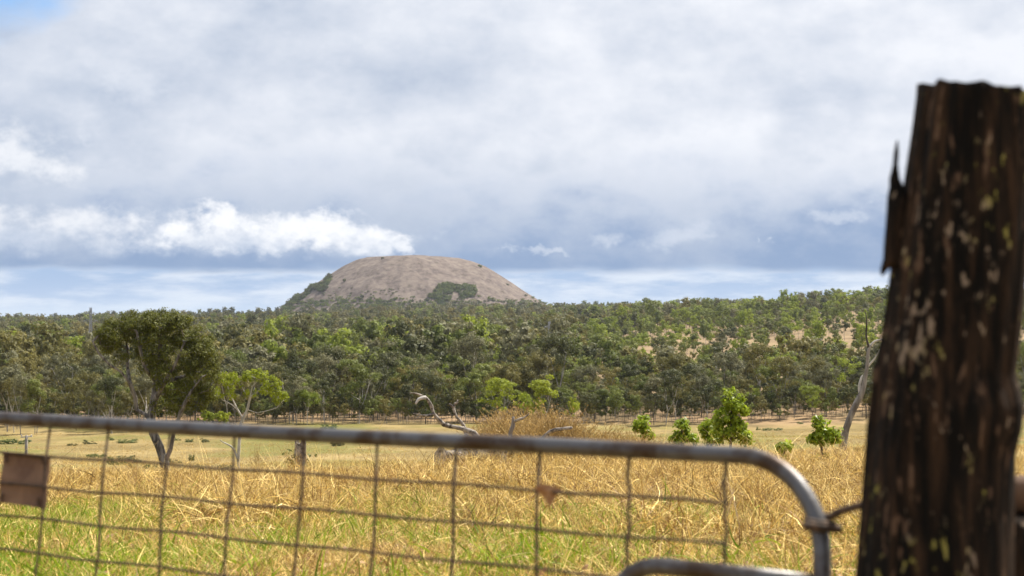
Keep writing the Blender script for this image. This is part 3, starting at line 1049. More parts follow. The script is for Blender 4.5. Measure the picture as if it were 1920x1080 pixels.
bt = px_tree('lime_tree', 'small lime green tree with forked white branches right of the big paddock tree', 150, 0,
             [[(446, 905), (447, 868), (449, 830), (452, 796), (456, 785)],
              [(456, 785), (446, 768), (438, 752), (430, 738), (427, 722)],
              [(446, 768), (434, 758), (418, 750)],
              [(456, 785), (464, 768), (469, 745), (473, 725), (484, 712)],
              [(464, 768), (482, 774), (502, 770), (520, 764), (530, 752)],
              [(469, 745), (486, 732), (505, 726)]],
             [(424, 716, 24, 17, 1.2), (445, 706, 20, 10, .5), (484, 705, 28, 12, 1.1), (512, 722, 18, 16, .8), (524, 745, 16, 13, .6), (425, 740, 24, 13, .7), (455, 738, 16, 14, .5), (488, 735, 22, 12, .5), (402, 738, 12, 14, .4)],
             110, 44, .20, .32, 'lime_leaf', 'bark_white', .014, .13, 8, 1.0, step_f=.4, skip=7)
# its low dead branch
k = 150 / FPX
tube_obj('dead_branch', [((a_ - 446) * k, -.1, (905 - b_) * k) for a_, b_ in ((447, 862), (442, 848), (436, 838), (428, 833), (418, 828), (413, 824))],
         [.10, .08, .07, .055, .04, .02], 'bark_white', bt, 7, 3)
for (px, py, rx, ry, lab) in ((418, 782, 12, 9, 'small round lime green bush in front of the forest left of the lime tree'),
                              (390, 780, 13, 8, 'small yellow green bush under the right side of the big paddock tree')):
    Z = 432
    x = (px - 960) / FPX * Z
    c_ = np.random.default_rng(int(px)).normal(0, .5, (40, 3)) * np.array([rx, rx, ry]) * Z / FPX
    c_[:, 2] += 1.3
    lv, lf = leaves(c_, 40, .5, .42, .2, np.random.default_rng(3), orient=.5)
    gz0 = G(x, Z)
    o = empty('lime_bush', (x, Z, gz0), lab, 'bush')
    hh = W(px, py, Z).z - gz0
    lv[:, 2] += hh - 1.3
    link('crown', mesh_np('crown', lv, lf, ['lime_leaf']), o)
    tube_obj('stem', [(0, 0, -.2), (.05, 0, hh * .5), (0, .05, hh)], [.1, .07, .03], 'bark_white', o, 6)

# group of fresh green trees at the forest edge, middle
for k_, (px, top, Z, sx, lab) in enumerate([(945, 706, 432, 1.15, 'bright lime tree before the forest, left of a pair behind the dry thicket'),
                                            (1020, 706, 428, 1.2, 'bright lime tree before the forest, right of a pair behind the dry thicket'),
                                            (1075, 735, 424, .8, 'lower bright green tree right of the lime pair behind the dry thicket'),
                                            (985, 735, 420, .8, 'low lime tree between the lime pair behind the dry thicket')]):
    x = (px - 960) / FPX * Z
    g0 = G(x, Z)
    hh = W(px, top, Z).z - g0
    tm, cm, H = GUM[[1, 3, 4, 3][k_]]
    s = hh / H
    o = empty('lime_edge_tree', (x, Z, g0), lab, 'tree')
    o.scale = (s * sx, s * sx, s * .98); o.rotation_euler = (0, 0, k_ * 1.7)
    link('trunk', tm['bark_pale'], o)
    mc = cm['gum_bright'].copy(); mc.materials[0] = MATS['lime_leaf']
    link('crown', mc, o)

# leaning bare tree by the post
Z = 80.0
k = Z / FPX
root = empty('leaning_tree', (W(1580, 850, Z).x, Z, W(1580, 850, Z).z), 'bare leaning pale trunk with crooked top just left of the timber post', 'tree')


def L_(px, py, dy=0.0): return ((px - 1580) * k, dy, (850 - py) * k)


tube_obj('trunk', [L_(1579, 862), L_(1580, 835), L_(1585, 808), L_(1593, 783), L_(1605, 757), L_(1616, 735), L_(1622, 708), L_(1626, 682), L_(1627, 662), L_(1632, 646)],
         [.22, .165, .15, .14, .13, .12, .085, .075, .07, .06], 'trunk_grey', root, 12, 4, .14, 2)
tube_obj('branch', [L_(1613, 742), L_(1611, 726, .05), L_(1615, 710, .1), L_(1618, 703, .1)], [.07, .06, .05, .015], 'bark_white', root, 8, 3, .12, 3)
tube_obj('branch', [L_(1630, 650), L_(1640, 640), L_(1652, 637), L_(1662, 632)], [.055, .045, .035, .02], 'bark_white', root, 8, 3, .12, 4)
tube_obj('branch', [L_(1629, 652), L_(1624, 630), L_(1625, 605), L_(1623, 585)], [.06, .04, .03, .015], 'bark_dark', root, 6, 3)
tube_obj('branch', [L_(1624, 690), L_(1640, 672), L_(1650, 655)], [.05, .035, .02], 'bark_white', root, 6, 3)

# ------------------------------------------------------------------ utility pole in the left paddock
Z = 190.0
p = W(50, 816, Z)
g0 = G(p.x, Z)
root = empty('timber_pole', (p.x, Z, g0), 'short grey timber pole with small crossarm in the left paddock', 'pole')
hp = p.z - g0
tube_obj('pole', [(0, 0, -.3), (0, 0, hp * .5), (.03, 0, hp)], [.16, .15, .13], 'grey_timber', root, 10)
V_, F_ = sweep([(-.55, 0, hp - .18), (.6, 0, hp - .10)], .09, 4)
link('crossarm', mesh_np('crossarm', [tuple(v) for v in V_], F_, ['bark_white']), root)
for s in (-.45, .5):
    tube_obj('insulator', [(s, 0, hp - .08), (s, 0, hp), (s, 0, hp + .08)], [.04, .09, .04], 'bark_white', root, 8)

# ------------------------------------------------------------------ saplings (big bright leaves)
def sapling(px_list, base_px, Z, label, seed):
    rg_ = np.random.default_rng(seed)
    x = (base_px - 960) / FPX * Z
    g0 = G(x, Z)
    k = Z / FPX
    root = empty('green_sapling', (x, Z, g0), label, 'sapling', 'bright green saplings behind the gate')
    ells = []
    for (cx, cy, rx, ry, w) in px_list:
        ells.append(((cx - base_px) * k, 0, W(cx, cy, Z).z - g0, rx * k, rx * k, ry * k, w))
    wl = max(.12, .35 * ells[0][3])
    ells.append((0, 0, .22, .2 + wl, .25, .2, .35 + .3 * len(px_list)))
    nt_ = int(sum(e[6] for e in ells) * 20)
    tg = in_ellipsoids(ells, nt_, rg_, .2)
    tg[:, 2] = np.maximum(tg[:, 2], .15)
    zt = max(e[2] + e[5] for e in ells)
    mx = max(ells, key=lambda e: e[2] + e[5])
    pos, par, r, tips = grow([[(0, 0, -.1), (mx[0] * .4, 0, zt * .35), (mx[0], 0, zt * .85)]], tg, .12, .006, .035, 2.4, .6, seed, .1, 2)
    tv, tf = skel_mesh(pos, par, r, 5)
    link('stem', mesh_np('stem', tv, tf, ['bark_dark'], smooth=True), root)
    lv, lf = leaves(pos[tips], 20, .12, .115, .055, rg_, .8, .15, .5)
    link('crown', mesh_np('crown', lv, lf, ['sapling_leaf']), root)


sapling([(1372, 748, 22, 24, 1.6), (1385, 775, 18, 22, 1.2), (1352, 785, 20, 22, 1.1), (1378, 808, 28, 20, 1.6), (1350, 815, 18, 16, .8), (1396, 822, 14, 12, .6)], 1368, 45,
        'tallest bright green sapling with big leaves above the gate', 1)
sapling([(1326, 800, 15, 17, 1.0), (1330, 822, 16, 12, .9)], 1328, 46, 'bright green sapling touching the left side of the tallest sapling', 2)
sapling([(1279, 805, 15, 20, 1.2), (1272, 822, 14, 10, .7), (1292, 824, 14, 8, .7)], 1280, 45.5, 'rounded bright green sapling left of the tallest sapling', 3)
sapling([(1207, 795, 14, 15, .9), (1215, 815, 10, 12, .5), (1195, 800, 6, 8, .3)], 1209, 44, 'small bright green sapling at the right end of the dry thicket', 4)
sapling([(1538, 795, 14, 14, .9), (1552, 817, 24, 16, 1.5), (1532, 822, 16, 12, .9)], 1542, 42, 'leafy green sapling left of the leaning bare tree', 5)
sapling([(1470, 838, 13, 7, .5)], 1470, 41, 'lowest green sapling peeping over the grass behind the gate corner', 6)

# ------------------------------------------------------------------ fallen dead tree
Z = 40.0
k = Z / FPX
g0 = G(W(900, 850, Z).x, Z)
root = empty('fallen_dead_tree', (W(900, 850, Z).x, Z, g0), 'fallen dead tree with bleached crooked limbs sticking out of dry thicket', 'dead tree')


def D_(px, py, dy=0.0):
    w = W(px, py, Z)
    return (w.x - W(900, 850, Z).x, dy, w.z - g0)


tube_obj('trunk', [D_(838, 858, -.3), D_(880, 852, .0), D_(950, 846, .3), D_(1030, 836, .6)], [.17, .17, .15, .12], 'dead_wood', root, 12, 4, .12, 1)
limb = tube_obj('limb', [D_(905, 850, .1), D_(895, 818), D_(880, 808), D_(852, 800), D_(833, 796), D_(814, 776), D_(809, 762), D_(803, 750), D_(797, 743), D_(788, 742)],
                [.07, .058, .055, .042, .048, .034, .042, .03, .02], 'dead_wood', root, 10, 2, .30, 2)
tube_obj('twig', [D_(794, 744), D_(782, 738, -.05), D_(768, 736, -.1)], [.03, .02, .008], 'dead_wood', limb, 7, 3, .1, 3)
tube_obj('twig', [D_(798, 745), D_(786, 748, -.08), D_(780, 757, -.12)], [.045, .035, .02], 'bark_white', limb, 7, 3, .1, 4)
tube_obj('twig', [D_(813, 776), D_(800, 779, -.1), D_(788, 777, -.15), D_(776, 774, -.2)], [.032, .028, .02, .01], 'dead_wood', limb, 7, 3, .3, 5)
tube_obj('twig', [D_(792, 778, -.12), D_(785, 781, -.14), D_(779, 786, -.18)], [.025, .018, .008], 'dead_wood', limb, 6, 2)
limb = tube_obj('limb', [D_(880, 835, .3), D_(868, 798, .25), D_(856, 783, .2), D_(850, 768, .2), D_(852, 757, .2)], [.045, .036, .03, .03, .018], 'dead_wood', root, 9, 2, .30, 6)
tube_obj('twig', [D_(850, 765, .2), D_(845, 760, .2), D_(842, 758, .2)], [.03, .025, .012], 'dead_wood', limb, 6, 2)
tube_obj('twig', [D_(852, 758, .2), D_(857, 755, .18), D_(857, 750, .18)], [.03, .024, .012], 'dead_wood', limb, 6, 2)
limb = tube_obj('limb', [D_(955, 845, -.2), D_(957, 812, -.25), D_(962, 795, -.25), D_(962, 780, -.25)], [.05, .044, .04, .028], 'bark_grey', root, 9, 3, .36, 7)
tube_obj('twig', [D_(963, 790, -.25), D_(975, 784, -.3), D_(982, 782, -.3), D_(991, 775, -.35)], [.034, .03, .024, .012], 'dead_wood', limb, 7, 3, .36, 8)
tube_obj('limb', [D_(1000, 840, .1), D_(1032, 808, -.2), D_(1050, 803, -.3), D_(1071, 800, -.4)], [.05, .045, .042, .034], 'dead_wood', root, 9, 2, .30, 9)

# stumps
def stump(px, py_top, Z, r0, lab, seed, lean=0.0):
    rg_ = random.Random(seed)
    x = (px - 960) / FPX * Z
    g0 = G(x, Z)
    hh = W(px, py_top, Z).z - g0
    root = empty('tree_stump', (x, Z, g0), lab, 'stump')
    V_, F_ = [], []
    ns, nr = 18, 9
    for i in range(nr):
        t_ = i / (nr - 1)
        for q in range(ns):
            th = 2 * math.pi * q / ns
            rr = r0 * (1.25 - .3 * t_ + .12 * math.sin(3 * th + seed) + .07 * math.sin(7 * th + 4 * t_) + .06 * rg_.random())
            jag = (t_ > .9) * (.12 * math.sin(2 * th + seed) + .08 * rg_.random()) * hh
            V_.append((rr * math.cos(th) + lean * t_, rr * math.sin(th), -.1 + (hh + .1) * t_ + jag))
    V_.append((lean, 0, hh * .8))
    for i in range(nr - 1):
        for q in range(ns):
            F_.append((i * ns + q, i * ns + (q + 1) % ns, (i + 1) * ns + (q + 1) % ns, (i + 1) * ns + q))
    c0 = len(V_) - 1
    for q in range(ns):
        F_.append(((nr - 1) * ns + q, (nr - 1) * ns + (q + 1) % ns, c0))
    link('trunk', mesh_np('trunk', V_, F_, ['dead_wood']), root)
    return root


st = stump(563, 826, 46, .13, 'pale grey standing stump with ivy in the dry grass below the gate rail', 2)
rg_ = np.random.default_rng(9)
c_ = np.column_stack([rg_.normal(0.0, .16, 40), rg_.normal(-.1, .1, 40), .3 + .6 * rg_.random(40)])
c_ = c_[np.abs(c_[:, 0]) > .12]
lv, lf = leaves(c_, 8, .08, .07, .045, rg_)
link('ivy', mesh_np('ivy', lv, lf, ['scrub_leaf']), st)
stump(822, 846, 39, .11, 'dark broken stump in the straw grass left under the fallen tree', 5, .05)
stump(945, 851, 39, .06, 'small pale stump in the straw grass under the fallen tree', 6)

# ------------------------------------------------------------------ low shrubs in the paddock
sh_mesh = []
for s in range(4):
    lv, lf = bush_mesh(400 + s, 6, 26, .13, '')
    sh_mesh.append((lv, lf))
ORD = 'first second third fourth fifth sixth seventh eighth ninth tenth eleventh twelfth thirteenth fourteenth fifteenth sixteenth seventeenth eighteenth nineteenth twentieth twenty-first twenty-second'.split()
SHR = [(166, 828, 10, 5), (243, 826, 17, 5), (210, 822, 5, 4), (133, 832, 6, 4), (330, 822, 6, 4), (357, 825, 7, 4), (385, 824, 8, 5), (175, 852, 12, 6),
       (215, 862, 15, 9), (240, 858, 16, 7), (257, 862, 9, 6), (278, 872, 8, 8), (322, 863, 12, 6), (361, 856, 5, 8), (376, 876, 7, 9), (418, 872, 9, 7), (247, 872, 5, 5),
       (620, 800, 14, 8), (632, 822, 14, 14), (1442, 803, 12, 4), (1420, 803, 5, 4), (1610, 842, 14, 5), (1500, 792, 6, 3), (20, 825, 18, 8), (470, 812, 8, 4), (735, 818, 9, 4)]
for k_, (px, py, rx, ry) in enumerate(SHR):
    # distance where this ground is seen
    ys = np.geomspace(45, 470, 500)
    xs = (px - 960) / FPX * ys
    ray = EYE + (588 - (py + ry)) / FPX * ys
    hit = np.where((ground(xs, ys) >= ray) & (ys > 60))[0]
    Z = float(ys[hit[0]]) if len(hit) else 300.
    Z = max(Z, 70.)
    x = (px - 960) / FPX * Z
    kx = Z / FPX
    lv, lf = sh_mesh[k_ % 4]
    left = px < 700
    name = 'low_shrub'
    o = link(name, mesh_np(name, lv * np.array([rx * kx * 1.7, rx * kx * 1.5, ry * kx * 1.9]), lf, ['scrub_leaf' if k_ % 3 else 'gum_dark']), None, (x, Z, G(x, Z)))
    o.rotation_euler = (0, 0, 0)
    same = sorted(q for q, *_ in SHR if (q < 700) == left)
    od = same.index(px)
    lab = ('leftmost' if od == 0 else ORD[od] + ' from the left of the') + ' low green shrubs in the ' + ('left' if left else 'right') + ' paddock'
    tag(o, lab, 'shrub',
        'low shrubs in the left paddock' if left else 'low shrubs in the right paddock')

# ------------------------------------------------------------------ grass
def tuft(seed, nb, hmin, hmax, width, lean, rad, mats, seedhead=False):
    rg_ = np.random.default_rng(seed)
    V_, F_, MI = [], [], []
    for i in range(nb):
        h = hmin + (hmax - hmin) * rg_.random()
        a_ = rg_.random() * 6.283
        le = lean * (.3 + rg_.random())
        bx, by = rg_.normal(0, rad, 2)
        sa = rg_.random() * 6.283
        w = width * (.6 + .8 * rg_.random())
        kink = rg_.random() < .35
        base = len(V_)
        seg = 4
        for j in range(seg + 1):
            t_ = j / seg
            out_ = le * h * t_ ** 2 * (1.5 if kink else 1)
            zz_ = h * (t_ - (.45 if kink else .18) * le * t_ ** 2.2)
            ww = w * (1 - t_ * .85) * .5
            cx, cy = bx + math.cos(a_) * out_, by + math.sin(a_) * out_
            V_.append((cx - math.cos(sa) * ww, cy - math.sin(sa) * ww, max(zz_, .01)))
            V_.append((cx + math.cos(sa) * ww, cy + math.sin(sa) * ww, max(zz_, .01)))
        mi = int(rg_.choice(len(mats), p=[.68, .32] if len(mats) == 2 else None))
        for j in range(seg):
            F_.append((base + j * 2, base + j * 2 + 1, base + j * 2 + 3, base + j * 2 + 2)); MI.append(mi)
    return mesh_np('grass_tuft', np.array(V_), np.array(F_), mats, MI)


straw_objs = [bpy.data.objects.new('straw_tuft_%02d' % i, tuft(500 + i, 46, .12, .42, .0105, 1.1, .15, ['straw', 'straw_brown'])) for i in range(8)]
straw_coll = proto_collection('straw_tufts', straw_objs)
green_objs = [bpy.data.objects.new('green_tuft_%02d' % i, tuft(520 + i, 30, .06, .20, .010, .8, .09, ['green_grass', 'straw'])) for i in range(6)]
green_coll = proto_collection('green_tufts', green_objs)


def wedge(n, y0, y1, power=2.0, half=.31, margin=2.0, rgx=R):
    yy_ = (rgx.random(n) * (y1 ** power - y0 ** power) + y0 ** power) ** (1 / power)
    xx_ = (rgx.random(n) * 2 - 1) * (half * yy_ + margin)
    return xx_, yy_


def fbm(xs, ys, s, seed):
    return np.array([mnoise.fractal(Vector((a_ * s, b_ * s, seed)), 1.0, 2.0, 3) for a_, b_ in zip(xs, ys)])


def tall_edge(x, y):
    """depth where the tall straw grass begins: further away on the left"""
    u = x / y
    return 14.0 + 5.5 * np.clip((.0 - u) / .27, -.6, 1.1)


def place(name, xx, yy, coll, nvar, smin, smax, label, tilt=.38, cat='grass', clump=0.0):
    n = len(xx)
    s_ = smin + (smax - smin) * R.random(n)
    if clump:
        s_ = s_ * np.clip(1 + clump * fbm(xx, yy, .6, 9.0), .4, 1.6)
    rot = np.column_stack([R.normal(0, tilt, n), R.normal(0, tilt, n), R.random(n) * 6.283])
    return scatter(name, np.column_stack([xx, yy, ground(xx, yy) - .01]), rot, np.column_stack([s_, s_, s_ * (.8 + .4 * R.random(n))]), R.integers(0, nvar, n), coll, label, cat)


xx, yy = wedge(52000, 9.5, 50, 1.6)
f = fbm(xx, yy, .35, 1.0)
te = tall_edge(xx, yy)
keep = (yy > te + 2.2 * f + R.normal(0, .8, len(xx))) & (R.random(len(xx)) < np.clip(.85 + f * 1.8, .15, 1))
place('straw_grass', xx[keep], yy[keep], straw_coll, 8, .38, .8, 'tall golden straw grass behind the gate', .6, clump=1.1)
xx, yy = wedge(20000, 8.5, 26, 1.8)
f = fbm(xx, yy, .5, 7.0)
keep = (yy < tall_edge(xx, yy) + 5 + 6 * R.random(len(xx)) ** 2) & (R.random(len(xx)) < np.clip(.42 + f * 2.8 - xx / yy * 3.0, .02, 1))
place('green_grass', xx[keep], yy[keep], green_coll, 6, .6, 1.3, 'short green and yellow grass in the foreground')
xx, yy = wedge(15000, 8.5, 24, 1.8)
f = fbm(xx, yy, .5, 7.0)
keep = (yy < tall_edge(xx, yy) + 4) & (R.random(len(xx)) < np.clip(.55 - f * 1.6 + xx / yy * 1.5, .08, 1))
place('short_straw', xx[keep], yy[keep], straw_coll, 8, .2, .55, 'short dry grass mixed in the green verge', .35)
# thin tufts across the paddock
xx, yy = wedge(26000, 46, 420, 1.2, .31, 4)
f = fbm(xx, yy, .03, 4.0)
keep = R.random(len(xx)) < np.clip(.55 + f * 1.6, .05, 1)
place('paddock_grass', xx[keep], yy[keep], straw_coll, 8, .5, 1.1, 'thin dry grass tufts over the paddock')

# dead leaf litter
lit = []
for s in range(3):
    rg_ = np.random.default_rng(700 + s)
    V_ = []
    for j in range(6):
        t_ = j / 5
        w = .022 * math.sin(math.pi * (.08 + .84 * t_))
        V_ += [((t_ - .5) * .1, -w, .012 + .02 * math.sin(t_ * 3 + s)), ((t_ - .5) * .1, w, .012 + .03 * math.sin(t_ * 3 + s + .5))]
    F_ = [(2 * j, 2 * j + 1, 2 * j + 3, 2 * j + 2) for j in range(5)]
    lit.append(bpy.data.objects.new('litter_leaf_%d' % s, mesh_np('litter_leaf', np.array(V_), np.array(F_), ['dead_leaf_litter'])))
lit_coll = proto_collection('litter', lit)
xx, yy = wedge(2600, 8.5, 17, 1.8)
keep = yy < tall_edge(xx, yy) + 1
xx, yy = xx[keep], yy[keep]
n = len(xx)
scatter('leaf_litter', np.column_stack([xx, yy, ground(xx, yy) + .02 + .05 * R.random(n)]), np.column_stack([R.normal(0, .5, n), R.normal(0, .5, n), R.random(n) * 6.28]),
        np.repeat((.4 + .55 * R.random(n))[:, None], 3, axis=1), R.integers(0, 3, n), lit_coll, 'fallen brown leaves lying in the verge grass', 'leaf litter')

# ------------------------------------------------------------------ dry weed thicket
weeds = []
for s in range(6):
    rg_ = np.random.default_rng(800 + s)
    parts = []
    tips_ = []
    for i in range(14):
        a_ = rg_.random() * 6.28; le = .12 + .4 * rg_.random(); h = .8 + .55 * rg_.random()
        p0 = np.array([rg_.normal(0, .08), rg_.normal(0, .08), 0])
        pts = [p0, p0 + np.array([math.cos(a_) * le * .3 * h, math.sin(a_) * le * .3 * h, h * .55]), p0 + np.array([math.cos(a_) * le * h, math.sin(a_) * le * h, h])]
        parts.append(sweep([tuple(p) for p in pts], [.007, .006, .004], 3, False))
        for q in range(7):
            t_ = .4 + .6 * rg_.random()
            bp_ = pts[1] + (pts[2] - pts[1]) * (t_ - .4) / .6
            tw = bp_ + np.array([rg_.normal(0, .09), rg_.normal(0, .09), .05 + .10 * rg_.random()])
            parts.append(sweep([tuple(bp_), tuple(tw)], [.0035, .002], 3, False))
            tips_.append(tw)
    V_, F_ = join(parts)
    lv, lf = leaves(np.array(tips_), 2, .05, .05, .014, rg_)
    V_ = np.concatenate([np.array(V_), lv]); F_ = np.concatenate([np.array(F_), lf + len(V_) - len(lv)])
    weeds.append(bpy.data.objects.new('dry_weed_%d' % s, mesh_np('dry_weed', V_, F_, ['weed_brown'])))
weed_coll = proto_collection('dry_weeds', weeds)
n = 420
px = np.concatenate([R.normal(975, 85, 140), 855 + 395 * R.random(280)])
yy = 41 + 5.5 * R.random(n)
xx = (px - 960) / FPX * yy
# height envelope of the mound
env = np.interp(px, [820, 870, 930, 1000, 1080, 1160, 1240, 1260], [.15, .5, .82, .86, .76, .62, .48, .3])
s_ = env * (.55 + .6 * R.random(n)) * 1.25
k_ = (px > 835) & (px < 1260)
rot = np.column_stack([R.normal(0, .16, n), R.normal(0, .16, n), R.random(n) * 6.28])
scatter('dry_thicket', np.column_stack([xx, yy, ground(xx, yy)])[k_], rot[k_], np.column_stack([s_.clip(.6), s_.clip(.6), s_])[k_], R.integers(0, 6, n)[k_], weed_coll,
        'brown dry weed thicket around the fallen dead tree', 'thicket')
px = np.concatenate([850 + 420 * R.random(420), 1180 + 470 * R.random(520)])
yy = 39.5 + 6.5 * R.random(940)
xx = (px - 960) / FPX * yy
place('thicket_grass', xx, yy, straw_coll, 8, 1.15, 1.9, 'long straw grass growing through the dry thicket and round the saplings', .25)
# isolated taller weeds in the grass
for k_, (px, py, Z, s, lab) in enumerate([(482, 855, 33, .62, 'brown dry weed standing in straw grass right of the lime tree trunk'),
                                          (255, 890, 30, .5, 'brown dry weed in straw grass left of the big tree trunk'),
                                          (1052, 880, 33, .65, 'brown dry weed in straw grass below the fallen tree'),
                                          (552, 880, 31, .6, 'brown dry weed in straw grass below the grey stump')]):
    x = (px - 960) / FPX * Z
    o = link('dry_weed', weeds[k_].data, None, (x, Z, G(x, Z)))
    o.scale = (s * .7, s * .7, s); tag(o, lab, 'weed', 'dry weeds in the straw grass')

# ------------------------------------------------------------------ gate
GD = Vector((-0.7965, 0.6046, 0))
G0 = Vector((0.4086, 3.66, 0))
TOPZ = EYE - .270
GN = Vector((0.6046, 0.7965, 0))      # away from camera


def gp(s, z, off=0.0):
    # the old gate sags and leans a little
    h = TOPZ - z
    p = G0 + GD * (s - .12 * h) + GN * (off - .22 * h)
    return Vector((p.x, p.y, z))


base = gp(1.2, 0)
gate = empty('farm_gate', (base.x, base.y, G(base.x, base.y)), 'galvanised pipe farm gate with rounded corner and rusty wire mesh', 'gate')


def rel(v): return tuple(v - gate.location)


RB = .168
S_ST = -.2056
LEN = 4.4
path = [gp(LEN, .12), gp(LEN, .7)]
for i in range(0, 12):
    a_ = math.pi / 2 * i / 12
    path.append(gp(LEN - RB + RB * math.cos(a_), TOPZ - RB + RB * math.sin(a_)))
path += [gp(LEN - RB, TOPZ), gp(3.2, TOPZ), gp(2.2, TOPZ - .002), gp(1.2, TOPZ - .004), gp(.4, TOPZ), gp(S_ST + RB, TOPZ)]
for i in range(1, 13):
    a_ = math.pi / 2 * i / 12
    path.append(gp(S_ST + RB - RB * math.sin(a_), TOPZ - RB + RB * math.cos(a_)))
path += [gp(S_ST, .7), gp(S_ST, .12)]
tube_obj('frame_pipe', [rel(p) for p in path], .0168, 'galvanised', gate, 20)
path = [gp(S_ST + .012, .928), gp(.0, .932), gp(.14, .933)]
for i in range(1, 11):
    a_ = math.pi / 2 * i / 10
    path.append(gp(.14 + .13 * math.sin(a_), .933 - .13 + .13 * math.cos(a_)))
path += [gp(.27, .5), gp(.27, .15)]
tube_obj('brace_pipe', [rel(p) for p in path], .0168, 'galvanised', gate, 18)
tube_obj('bottom_pipe', [rel(gp(S_ST + .012, .13)), rel(gp(LEN, .13))], .0165, 'galvanised', gate, 16)
rw = random.Random(4)
for i in range(20):
    s = i * .2205
    lo = .945 if i == 0 else (.92 if i == 1 else .13)
    pts = [rel(gp(s + .002 * math.sin(j * .7 + i), TOPZ - .012 - (TOPZ - .012 - lo) * j / 10, .004 * math.sin(j * 2.1 + i))) for j in range(11)]
    tube_obj('mesh_wire', pts, .0036, 'rust_wire', gate, 6, 0, .25, i)
for i, z in enumerate([.361, .438, .517, .600, .682, .764, .846, .93, 1.01, 1.10, 1.19]):
    z = EYE - z
    s0 = 0.0 if i < 3 else .27
    pts = [rel(gp(s0 + (19 * .2205 - s0) * j / 40, z + .002 * math.sin(j * 1.3 + i), .007 + .004 * math.sin(j * .9 + i))) for j in range(41)]
    tube_obj('mesh_wire', pts, .0034, 'rust_wire', gate, 6, 0, .25, 30 + i)
# rusty plate on the mesh
def s_of(px, z=EYE - .4):
    ss = np.linspace(-.5, 3.2, 3701)
    xs = np.array([(lambda p: 960 + FPX * p.x / p.y)(gp(q, z)) for q in ss])
    return float(ss[np.argmin(np.abs(xs - px))])


s0, s1 = s_of(84), s_of(-3)
zt = EYE - (848 - 588) / FPX * (G0.y + .6046 * s1)
zb = EYE - (938 - 588) / FPX * (G0.y + .6046 * s1)
bm = bmesh.new()
pc = gp((s0 + s1) / 2, (zt + zb) / 2, .016)
nx, nz_ = 8, 8
grid = {}
for side, off in ((0, .013), (1, .017)):
    for i in range(nx + 1):
        for j in range(nz_ + 1):
            s = s0 + (s1 - s0) * i / nx
            z = zb + (zt - zb) * j / nz_ - .006 * (1 - i / nx)
            bow = .006 * math.sin(math.pi * i / nx) + .002 * math.sin(j * 1.3)
            grid[side, i, j] = bm.verts.new(gp(s, z, off + bow) - pc)
for i in range(nx):
    for j in range(nz_):
        bm.faces.new([grid[0, i, j], grid[0, i + 1, j], grid[0, i + 1, j + 1], grid[0, i, j + 1]])
        bm.faces.new([grid[1, i, j], grid[1, i, j + 1], grid[1, i + 1, j + 1], grid[1, i + 1, j]])
edge = [(i, 0) for i in range(nx)] + [(nx, j) for j in range(nz_)] + [(i, nz_) for i in range(nx, 0, -1)] + [(0, j) for j in range(nz_, 0, -1)]
for a_, b_ in zip(edge, edge[1:] + edge[:1]):
    bm.faces.new([grid[0, a_[0], a_[1]], grid[1, a_[0], a_[1]], grid[1, b_[0], b_[1]], grid[0, b_[0], b_[1]]])
me = bpy.data.meshes.new('plate')
bm.to_mesh(me); bm.free()
me.materials.append(MATS['rust_plate'])
root = empty('rusty_plate', pc, 'square rusty brown metal plate hanging on the gate mesh at left', 'plate')
link('plate', me, root)
for (s, z) in ((s0 + .02, zt - .01), (s1 - .02, zt - .01), (s0 + .02, zb + .012), (s1 - .02, zb + .012)):
    c_ = gp(s, z, .012) - pc
    ring = [tuple(c_ + GD * .008 * math.cos(a_) + Vector((0, 0, .012 * math.sin(a_))) + GN * (.004 * math.cos(a_) - .004)) for a_ in [2 * math.pi * j / 10 for j in range(11)]]
    tube_obj('wire_tie', ring, .0022, 'rust_wire', root, 5)
tube_obj('top_fold', [tuple(gp(s0 + (s1 - s0) * i / 6, zt - .006 * (1 - i / 6), .012 + .006 * math.sin(math.pi * i / 6)) - pc) for i in range(7)], .005, 'rust_wire', root, 8)

# dead leaf caught on the mesh
sl = s_of(1027, EYE - .362)
pl = gp(sl, EYE - .362, .004)
V_ = [(-.030, 0, .008), (-.012, -.004, .017), (.012, -.006, .012), (.028, .004, .004), (.014, .010, -.012), (.002, .002, -.034), (-.010, .008, -.014), (0, -.009, 0)]
F_ = [(i, (i + 1) % 7, 7) for i in range(7)]
o = link('dead_leaf', mesh_np('dead_leaf', V_, F_, ['curled_leaf']), None, pl)
tag(o, 'curled brown dead leaf caught on the gate mesh wire', 'leaf')

# tie rod from stile to post
zt_ = EYE - (975 - 588) / FPX * 3.53
st = gp(S_ST, zt_)
pe = Vector(((1640 - 960) / FPX * 3.36, 3.36, EYE - (940 - 588) / FPX * 3.36))
lat = empty('latch_rod', st, 'dark bent iron latch rod looped round the gate stile and fixed to the post', 'latch')
ringp = []
for j in range(13):
    a_ = -2.4 + 4.9 * j / 12
    ringp.append(Vector((-.026 * math.cos(a_) * 1.0, .026 * math.sin(a_), -.004 + .012 * (j / 12))))
pts = ringp + [(pe - st) * .35 + Vector((0, .012, .004)), (pe - st) * .7 + Vector((0, .008, .002)), pe - st]
tube_obj('rod', [tuple(p) for p in pts], .0075, 'rust_wire', lat, 10, 3)
tube_obj('rod_end', [(.03, -.034, -.010), (-.004, -.030, -.008), (-.030, -.026, -.006), (-.036, -.02, -.004)], [.0075, .0085, .0085, .006], 'rust_wire', lat, 10)

# ------------------------------------------------------------------ post
PZ = 3.32
KP = FPX / PZ


def pw(px, py): return Vector(((px - 960) / KP, PZ, EYE + (588 - py) / KP))


